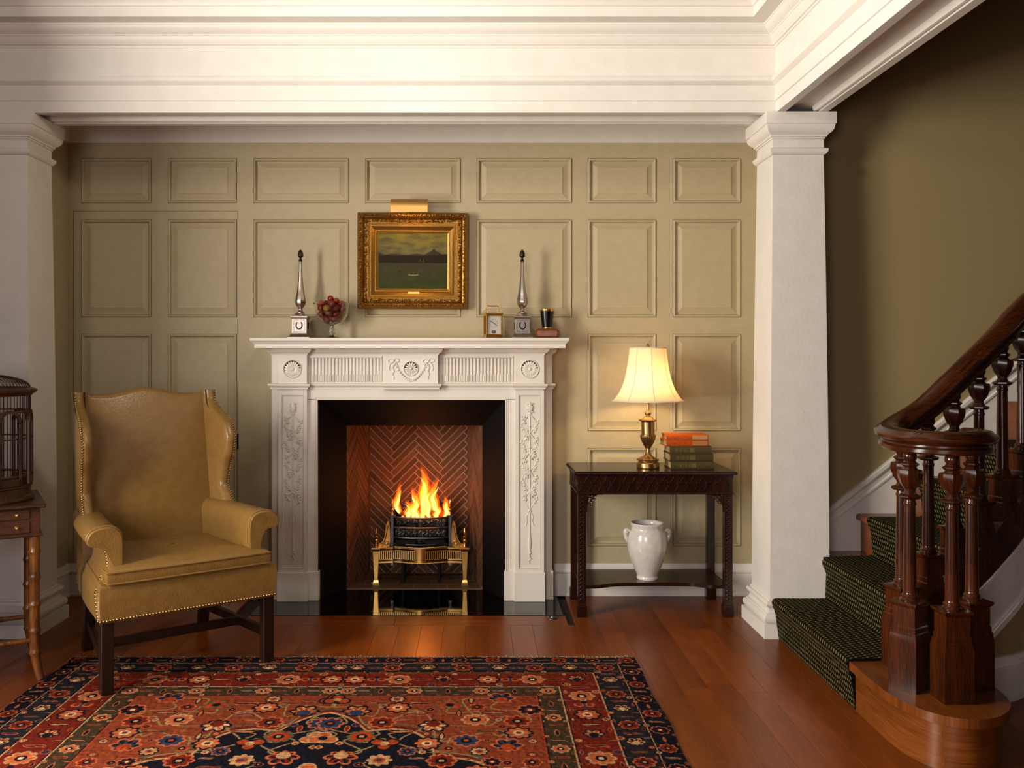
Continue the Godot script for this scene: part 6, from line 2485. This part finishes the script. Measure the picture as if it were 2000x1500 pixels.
func bird_cage(at: Vector3, turn: float) -> void:
	var o := thing("bird_cage", "round wooden bird cage with wire bars and arched doors", "cage", at, turn)
	var r := 0.196
	var b := MB.new()
	b.lathe([Vector2(r + 0.012, 0.0), Vector2(r + 0.016, 0.008), Vector2(r + 0.014, 0.02), Vector2(r + 0.004, 0.026), Vector2(r + 0.003, 0.056), Vector2(r + 0.009, 0.060), Vector2(r + 0.009, 0.068), Vector2(r - 0.006, 0.072), Vector2(r - 0.006, 0.02), Vector2(0.001, 0.02)], 48)
	part("base", b, M.cagewood, o, Vector3.ZERO, 35)
	b = MB.new()
	b.lathe([Vector2(r - 0.008, 0.452), Vector2(r + 0.004, 0.452), Vector2(r + 0.010, 0.460), Vector2(r + 0.024, 0.468), Vector2(r + 0.028, 0.474), Vector2(r + 0.028, 0.482), Vector2(r + 0.010, 0.486), Vector2(r - 0.006, 0.490), Vector2(r - 0.008, 0.452)], 48)
	part("cornice", b, M.cagewood, o, Vector3.ZERO, 35)
	for y in [0.11, 0.27, 0.385]:
		b = MB.new()
		var ring := []
		for i in 48:
			ring.append(Vector3(cos(TAU * i / 48) * r, y, sin(TAU * i / 48) * r))
		b.tube(ring, 0.0042 if y > 0.2 else 0.006, 6, true)
		part("hoop", b, M.cagewood, o, Vector3.ZERO, 60)
	# wires: upright bars and the bars of the dome
	var wire := mat(Color(0.20, 0.12, 0.07), 0.45, 0.6)
	b = MB.new()
	var n := 72
	for i in n:
		var a := TAU * i / n
		b.tube([Vector3(cos(a) * r, 0.066, sin(a) * r), Vector3(cos(a) * r, 0.455, sin(a) * r)], 0.0014, 5)
	for i in n / 2:
		var a := TAU * (i * 2 + 1) / n
		b.tube([Vector3(cos(a) * r, 0.066, sin(a) * r), Vector3(cos(a) * r, 0.15, sin(a) * r)], 0.0014, 5)
	part("upright_wires", b, wire, o, Vector3.ZERO, 70)
	b = MB.new()
	for i in n:
		var a := TAU * i / n
		var line := []
		for k in 8:
			var t := k / 7.0 * PI / 2
			line.append(Vector3(cos(a) * r * (0.04 + 0.96 * cos(t)), 0.488 + 0.058 * sin(t), sin(a) * r * (0.04 + 0.96 * cos(t))))
		b.tube(line, 0.0016, 5)
	b.lathe([Vector2(0.02, 0.539), Vector2(0.022, 0.549), Vector2(0.012, 0.557), Vector2(0.016, 0.573), Vector2(0.0005, 0.585)], 16)
	part("dome_wires", b, wire, o, Vector3.ZERO, 70)
	# posts and arched door frames round the drum
	for k in 8:
		var a := TAU * k / 8 + 0.2
		b = MB.new()
		b.t = Transform3D(Basis(Vector3.UP, -a), Vector3.ZERO)
		for s in [-1.0, 1.0]:
			b.box(Vector3(r, 0.205, s * 0.048), Vector3(0.012, 0.27, 0.013), 0.002)
		var arch := []
		for i in 13:
			var t := PI * i / 12
			arch.append(Vector3(r, 0.335 + 0.052 * sin(t), 0.048 * cos(t)))
		b.sweep(arch, [Vector2(-0.006, -0.0065), Vector2(0.006, -0.0065), Vector2(0.006, 0.0065), Vector2(-0.006, 0.0065)], true, false, Array(range(13)).map(func(_i): return Vector3.RIGHT))
		b.box(Vector3(r, 0.085, 0), Vector3(0.012, 0.03, 0.10), 0.002)
		part("arched_door", b, M.cagewood, o, Vector3.ZERO, 40)


# ---------------------------------------------------------------- rug
func stamp(kind: int, size: int, c: Array) -> Image:
	var im := Image.create(size, size, false, Image.FORMAT_RGBA8)
	var h := size / 2.0
	for y in size:
		for x in size:
			var p := Vector2(x + 0.5 - h, y + 0.5 - h) / h
			var r := p.length()
			var a := p.angle()
			var col := Color(0, 0, 0, 0)
			if kind == 0:      # rosette of eight petals
				var e := 0.72 + 0.2 * absf(cos(a * 4.0))
				if r < e:
					col = c[0] if r > e - 0.16 else c[1]
					if r < 0.34:
						col = c[2]
					if r < 0.17:
						col = c[3]
			elif kind == 1:    # palmette
				var e := (0.62 + 0.28 * absf(cos(a * 3.5 + PI / 4))) * (0.75 + 0.25 * sin(a + PI / 2 * 0.0) * -1.0)
				if r < e:
					col = c[0] if r > e - 0.14 else (c[1] if int((a + PI) * 3.2) % 2 == 0 else c[2])
					if r < 0.3:
						col = c[3]
			elif kind == 2:    # curled leaf
				var q := p.rotated(0.6)
				var mid := 0.35 * sin(q.x * 2.4)
				var w := 0.26 * (1.0 - q.x * q.x)
				if absf(q.x) < 0.95 and absf(q.y - mid) < w:
					col = c[0] if absf(q.y - mid) > w - 0.1 else c[1]
					if absf(q.y - mid) < 0.05:
						col = c[2]
			elif kind == 3:    # paired scroll
				var d1 := (p - Vector2(-0.42, 0)).length()
				var d2 := (p - Vector2(0.42, 0)).length()
				if absf(d1 - 0.34) < 0.11 and p.y > -0.3 or absf(d2 - 0.34) < 0.11 and p.y > -0.3:
					col = c[0]
				if absf(p.x) < 0.09 and absf(p.y) < 0.8:
					col = c[1]
				if (p - Vector2(0, -0.55)).length() < 0.24:
					col = c[2]
			elif kind == 4:    # bud
				var q := Vector2(absf(p.x), p.y)
				if q.x < 0.5 * (1.0 - p.y * p.y) * (0.7 + 0.3 * p.y):
					col = c[0] if q.x > 0.5 * (1.0 - p.y * p.y) * (0.7 + 0.3 * p.y) - 0.14 else c[1]
			elif kind == 5:    # cloud band / trefoil cartouche
				for t: Vector2 in [Vector2(0, -0.38), Vector2(-0.42, 0.18), Vector2(0.42, 0.18)]:
					var d := (p - t).length()
					if d < 0.46:
						col = c[0] if d > 0.33 else c[1]
				if r < 0.26:
					col = c[2]
			if col.a > 0.0:
				im.set_pixel(x, y, col)
	return im


func rug() -> void:
	var x0 := -1.822
	var x1 := 0.713
	var z0 := 1.09
	var z1 := 4.35
	var w := 1104
	var h := int(w * (z1 - z0) / (x1 - x0))
	var im := Image.create(w, h, false, Image.FORMAT_RGBA8)
	var navy := Color(0.045, 0.045, 0.085)
	var red := Color(0.37, 0.095, 0.045)
	var rust := Color(0.55, 0.20, 0.09)
	var salmon := Color(0.62, 0.31, 0.18)
	var tan := Color(0.62, 0.47, 0.31)
	var cream := Color(0.70, 0.60, 0.45)
	var blue := Color(0.15, 0.17, 0.26)
	var olive := Color(0.30, 0.27, 0.17)
	var pm := w / (x1 - x0)  # pixels per metre
	var band := func(inset: float, c: Color) -> void:
		var i := int(inset * pm)
		im.fill_rect(Rect2i(i, i, w - 2 * i, h - 2 * i), c)
	band.call(0.0, navy)
	band.call(0.088, tan)
	band.call(0.094, navy)
	band.call(0.098, Color(0.11, 0.095, 0.115))
	band.call(0.204, navy)
	band.call(0.210, tan)
	band.call(0.216, red)
	band.call(0.366, navy)
	band.call(0.371, tan)
	band.call(0.377, Color(0.21, 0.155, 0.095))
	band.call(0.464, navy)
	band.call(0.470, rust)
	band.call(0.476, Color(0.44, 0.185, 0.095))
	var r := RandomNumberGenerator.new()
	r.seed = 99
	# navy field with a scalloped edge inside the salmon corners
	var fi := 0.476
	var cxp := w / 2.0
	var czp := h / 2.0
	for y in range(int(fi * pm), h - int(fi * pm)):
		for x in range(int(fi * pm), int(cxp) + 1):
			var u := (x - fi * pm) / (cxp - fi * pm)
			var v := (y - fi * pm) / (czp - fi * pm)
			if v > 1.0:
				v = 2.0 - v
			# distance inside a lobed medallion outline
			var a := atan2(1.0 - v, (1.0 - u) * 0.8)
			var rr := Vector2((1.0 - u) * 0.8, 1.0 - v).length()
			var lim := 0.80 + 0.085 * absf(sin(a * 7.0)) - 0.10 * sin(a * 2.0)
			var c := Color(0, 0, 0, 0)
			if rr < lim - 0.035:
				c = navy
			elif rr < lim - 0.022:
				c = tan
			elif rr < lim:
				c = red
			elif rr < lim + 0.012:
				c = olive
			if c.a > 0.0:
				im.set_pixel(x, y, c)
				im.set_pixel(w - 1 - x, y, c)
	# stamps
	var put := func(s: Image, x: float, y: float) -> void:
		var q := Vector2i(int(x - s.get_width() / 2.0), int(y - s.get_height() / 2.0))
		im.blend_rect(s, Rect2i(Vector2i.ZERO, s.get_size()), q)
	var both := func(s: Image, x: float, y: float) -> void:
		put.call(s, x, y)
		var f := s.duplicate()
		f.flip_x()
		put.call(f, w - x, y)
	var pal := [[tan, salmon, navy, cream], [navy, tan, rust, blue], [salmon, blue, navy, rust], [navy, rust, tan, navy], [salmon, red, navy, tan], [salmon, navy, red, cream], [olive, rust, navy, tan], [navy, salmon, cream, red]]
	var lib := {}
	var get_stamp := func(kind: int, size: int, p: int) -> Image:
		var key := kind * 100000 + size * 100 + p
		if not lib.has(key):
			lib[key] = stamp(kind, size, pal[p])
		return lib[key]
	# vines
	var vine := func(pts: Array, c: Color, t: int) -> void:
		for i in range(1, pts.size()):
			var n := int(pts[i - 1].distance_to(pts[i])) + 1
			for k in n:
				var q: Vector2 = pts[i - 1].lerp(pts[i], k / float(n))
				im.fill_rect(Rect2i(int(q.x), int(q.y), t, t), c)
				im.fill_rect(Rect2i(int(w - q.x), int(q.y), t, t), c)
	# borders: motifs walked round each band
	for bd in [[0.045, 0.074, [0, 2, 0, 4], [4, 0, 5, 7], 35], [0.151, 0.075, [0, 2, 1, 2], [4, 2, 0, 6], 40], [0.29, 0.092, [1, 2, 0, 3, 0, 2], [3, 5, 0, 2, 7, 1], 52], [0.42, 0.066, [0, 2, 4, 2], [0, 4, 5, 7], 33]]:
		var ins: float = bd[0] * pm
		var step: float = bd[1] * pm
		for side in 4:
			var ln := (w if side % 2 == 0 else h) - 2.0 * ins
			var n := int(ln / step)
			for i in n + 1:
				var t := ins + ln * i / n
				var p := Vector2(t, ins) if side == 0 else Vector2(w - ins, t) if side == 1 else Vector2(t, h - ins) if side == 2 else Vector2(ins, t)
				var j := mini(i, n - i)
				var kind: int = bd[2][j % bd[2].size()]
				var pc: int = bd[3][j % bd[3].size()]
				var size: int = int(bd[4] * (1.0 if kind < 2 else 0.82))
				var s: Image = get_stamp.call(kind, size, pc)
				if (j % 2 == 1) and kind == 2:
					s = s.duplicate()
					s.flip_y()
				put.call(s, p.x, p.y)
				# small fillers either side of the band
				for e in [-1.0, 1.0]:
					var off: float = e * bd[4] * 0.52
					var fp := p + (Vector2(step / 2, off) if side % 2 == 0 else Vector2(off, step / 2))
					if bd[4] > 30:
						put.call(get_stamp.call([4, 2, 0][(j + int(e)) % 3 if j + int(e) >= 0 else 0], int(bd[4] * 0.38), (j * 3 + 5) % 8), fp.x, fp.y)
	# field: mirrored sprays of palmettes, rosettes and leaves on scrolling stems
	var f0 := fi * pm + 12.0
	var taken := []
	for kind in [[1, 74, 22], [0, 52, 46], [5, 56, 24], [2, 44, 110], [0, 34, 130], [4, 30, 170], [2, 26, 300], [0, 18, 420]]:
		var tries := 0
		var placed := 0
		while placed < kind[2] and tries < 900:
			tries += 1
			var p := Vector2(r.randf_range(f0, cxp), r.randf_range(f0, h - f0))
			var rad: float = kind[1] * 0.5
			var ok := true
			for q in taken:
				if q[0].distance_to(p) < (q[1] + rad) * 0.84:
					ok = false
					break
			if not ok:
				continue
			taken.append([p, rad])
			placed += 1
			if kind[1] > 40 and taken.size() > 1:
				var near: Vector2 = p
				var best := 1e9
				for q in taken.slice(0, taken.size() - 1):
					var d: float = q[0].distance_to(p)
					if d < best and q[1] > 14:
						best = d
						near = q[0]
				var side := (near - p).orthogonal() * 0.3
				vine.call(smooth([p, p.lerp(near, 0.33) + side, p.lerp(near, 0.66) - side, near], 6), tan.lerp(olive, 0.4), 3)
		# motifs after their stems
	for q in taken:
		var rad: float = q[1]
		var kind := 1 if rad == 37.0 else 5 if rad == 28.0 else 2 if rad == 22.0 or rad == 13.0 else 4 if rad == 15.0 else 0
		var s: Image = get_stamp.call(kind, int(rad * 2.0), r.randi() % 8)
		if r.randf() < 0.5:
			s = s.duplicate()
			s.flip_y()
		both.call(s, q[0].x, q[0].y)
	# worn wool: slight change of dye from knot to knot
	var dye := noise(0.06, 3, 120)
	var knot := noise(0.9, 1, 121)
	for y in h:
		for x in w:
			var c := im.get_pixel(x, y)
			var k := 1.0 + 0.16 * dye.get_noise_2d(x * 0.3, y * 2.0) + 0.22 * knot.get_noise_2d(x, y)
			im.set_pixel(x, y, Color(c.r * k, c.g * k, c.b * k))
	im.convert(Image.FORMAT_RGB8)
	var m := relief(mat(Color.WHITE, 0.95, 0.0, 0.2), bumps(0.6, 256, 40, 5.0, 1), 0.14)
	m.albedo_texture = ImageTexture.create_from_image(im)
	var o := thing("rug", "Persian rug with navy field and red floral borders under the armchair", "rug", Vector3((x0 + x1) / 2, 0, (z0 + z1) / 2))
	var b := MB.new()
	b.uvmode = "given"
	var hx := (x1 - x0) / 2
	var hz := (z1 - z0) / 2
	var rows := []
	var nz := 40
	var nx := 32
	for j in nz + 1:
		var row := PackedVector3Array()
		for i in nx + 1:
			var x := lerpf(-hx, hx, i / float(nx))
			var z := lerpf(-hz, hz, j / float(nz))
			# the edge is never quite straight
			if j == 0:
				z += 0.006 * sin(i * 1.3) + 0.004 * sin(i * 0.5)
			if i == 0 or i == nx:
				x += 0.006 * sin(j * 0.9)
			row.append(Vector3(x, 0.0095 if i > 0 and i < nx and j > 0 and j < nz else 0.006, z))
		rows.append(row)
	for j in nz:
		for i in nx:
			b.quad(rows[j][i], rows[j + 1][i], rows[j + 1][i + 1], rows[j][i + 1])
			for q in [[j, i], [j + 1, i], [j + 1, i + 1], [j, i], [j + 1, i + 1], [j, i + 1]]:
				b.uvs.append(Vector2(q[1] / float(nx), q[0] / float(nz)))
	# thickness round the four sides
	var ring := []
	for i in nx + 1:
		ring.append([0, i])
	for j in range(1, nz + 1):
		ring.append([j, nx])
	for i in range(nx - 1, -1, -1):
		ring.append([nz, i])
	for j in range(nz - 1, 0, -1):
		ring.append([j, 0])
	for k in ring.size():
		var a: Vector3 = rows[ring[k][0]][ring[k][1]]
		var c: Vector3 = rows[ring[(k + 1) % ring.size()][0]][ring[(k + 1) % ring.size()][1]]
		b.quad_to(a, c, Vector3(c.x, 0.0008, c.z), Vector3(a.x, 0.0008, a.z), Vector3(a.x, 0, a.z))
		for q in 6:
			b.uvs.append(Vector2(0.004, 0.3))
	part("pile", b, m, o, Vector3.ZERO, 60)
	# fringe of knotted cotton at the far end
	b = MB.new()
	for i in 300:
		var x := lerpf(-hx + 0.01, hx - 0.01, i / 299.0) + r.randf_range(-0.003, 0.003)
		var ln := r.randf_range(0.008, 0.02) if r.randf() < 0.8 else r.randf_range(0.02, 0.035)
		b.tube([Vector3(x, 0.005, -hz + 0.004), Vector3(x + r.randf_range(-0.004, 0.004), 0.006, -hz - ln * 0.5), Vector3(x + r.randf_range(-0.01, 0.01), 0.0025, -hz - ln)], 0.0014, 4)
	var fr := part("fringe", b, mat(Color(0.62, 0.53, 0.42), 0.95), o)
	fr.set_meta("kind", "stuff")
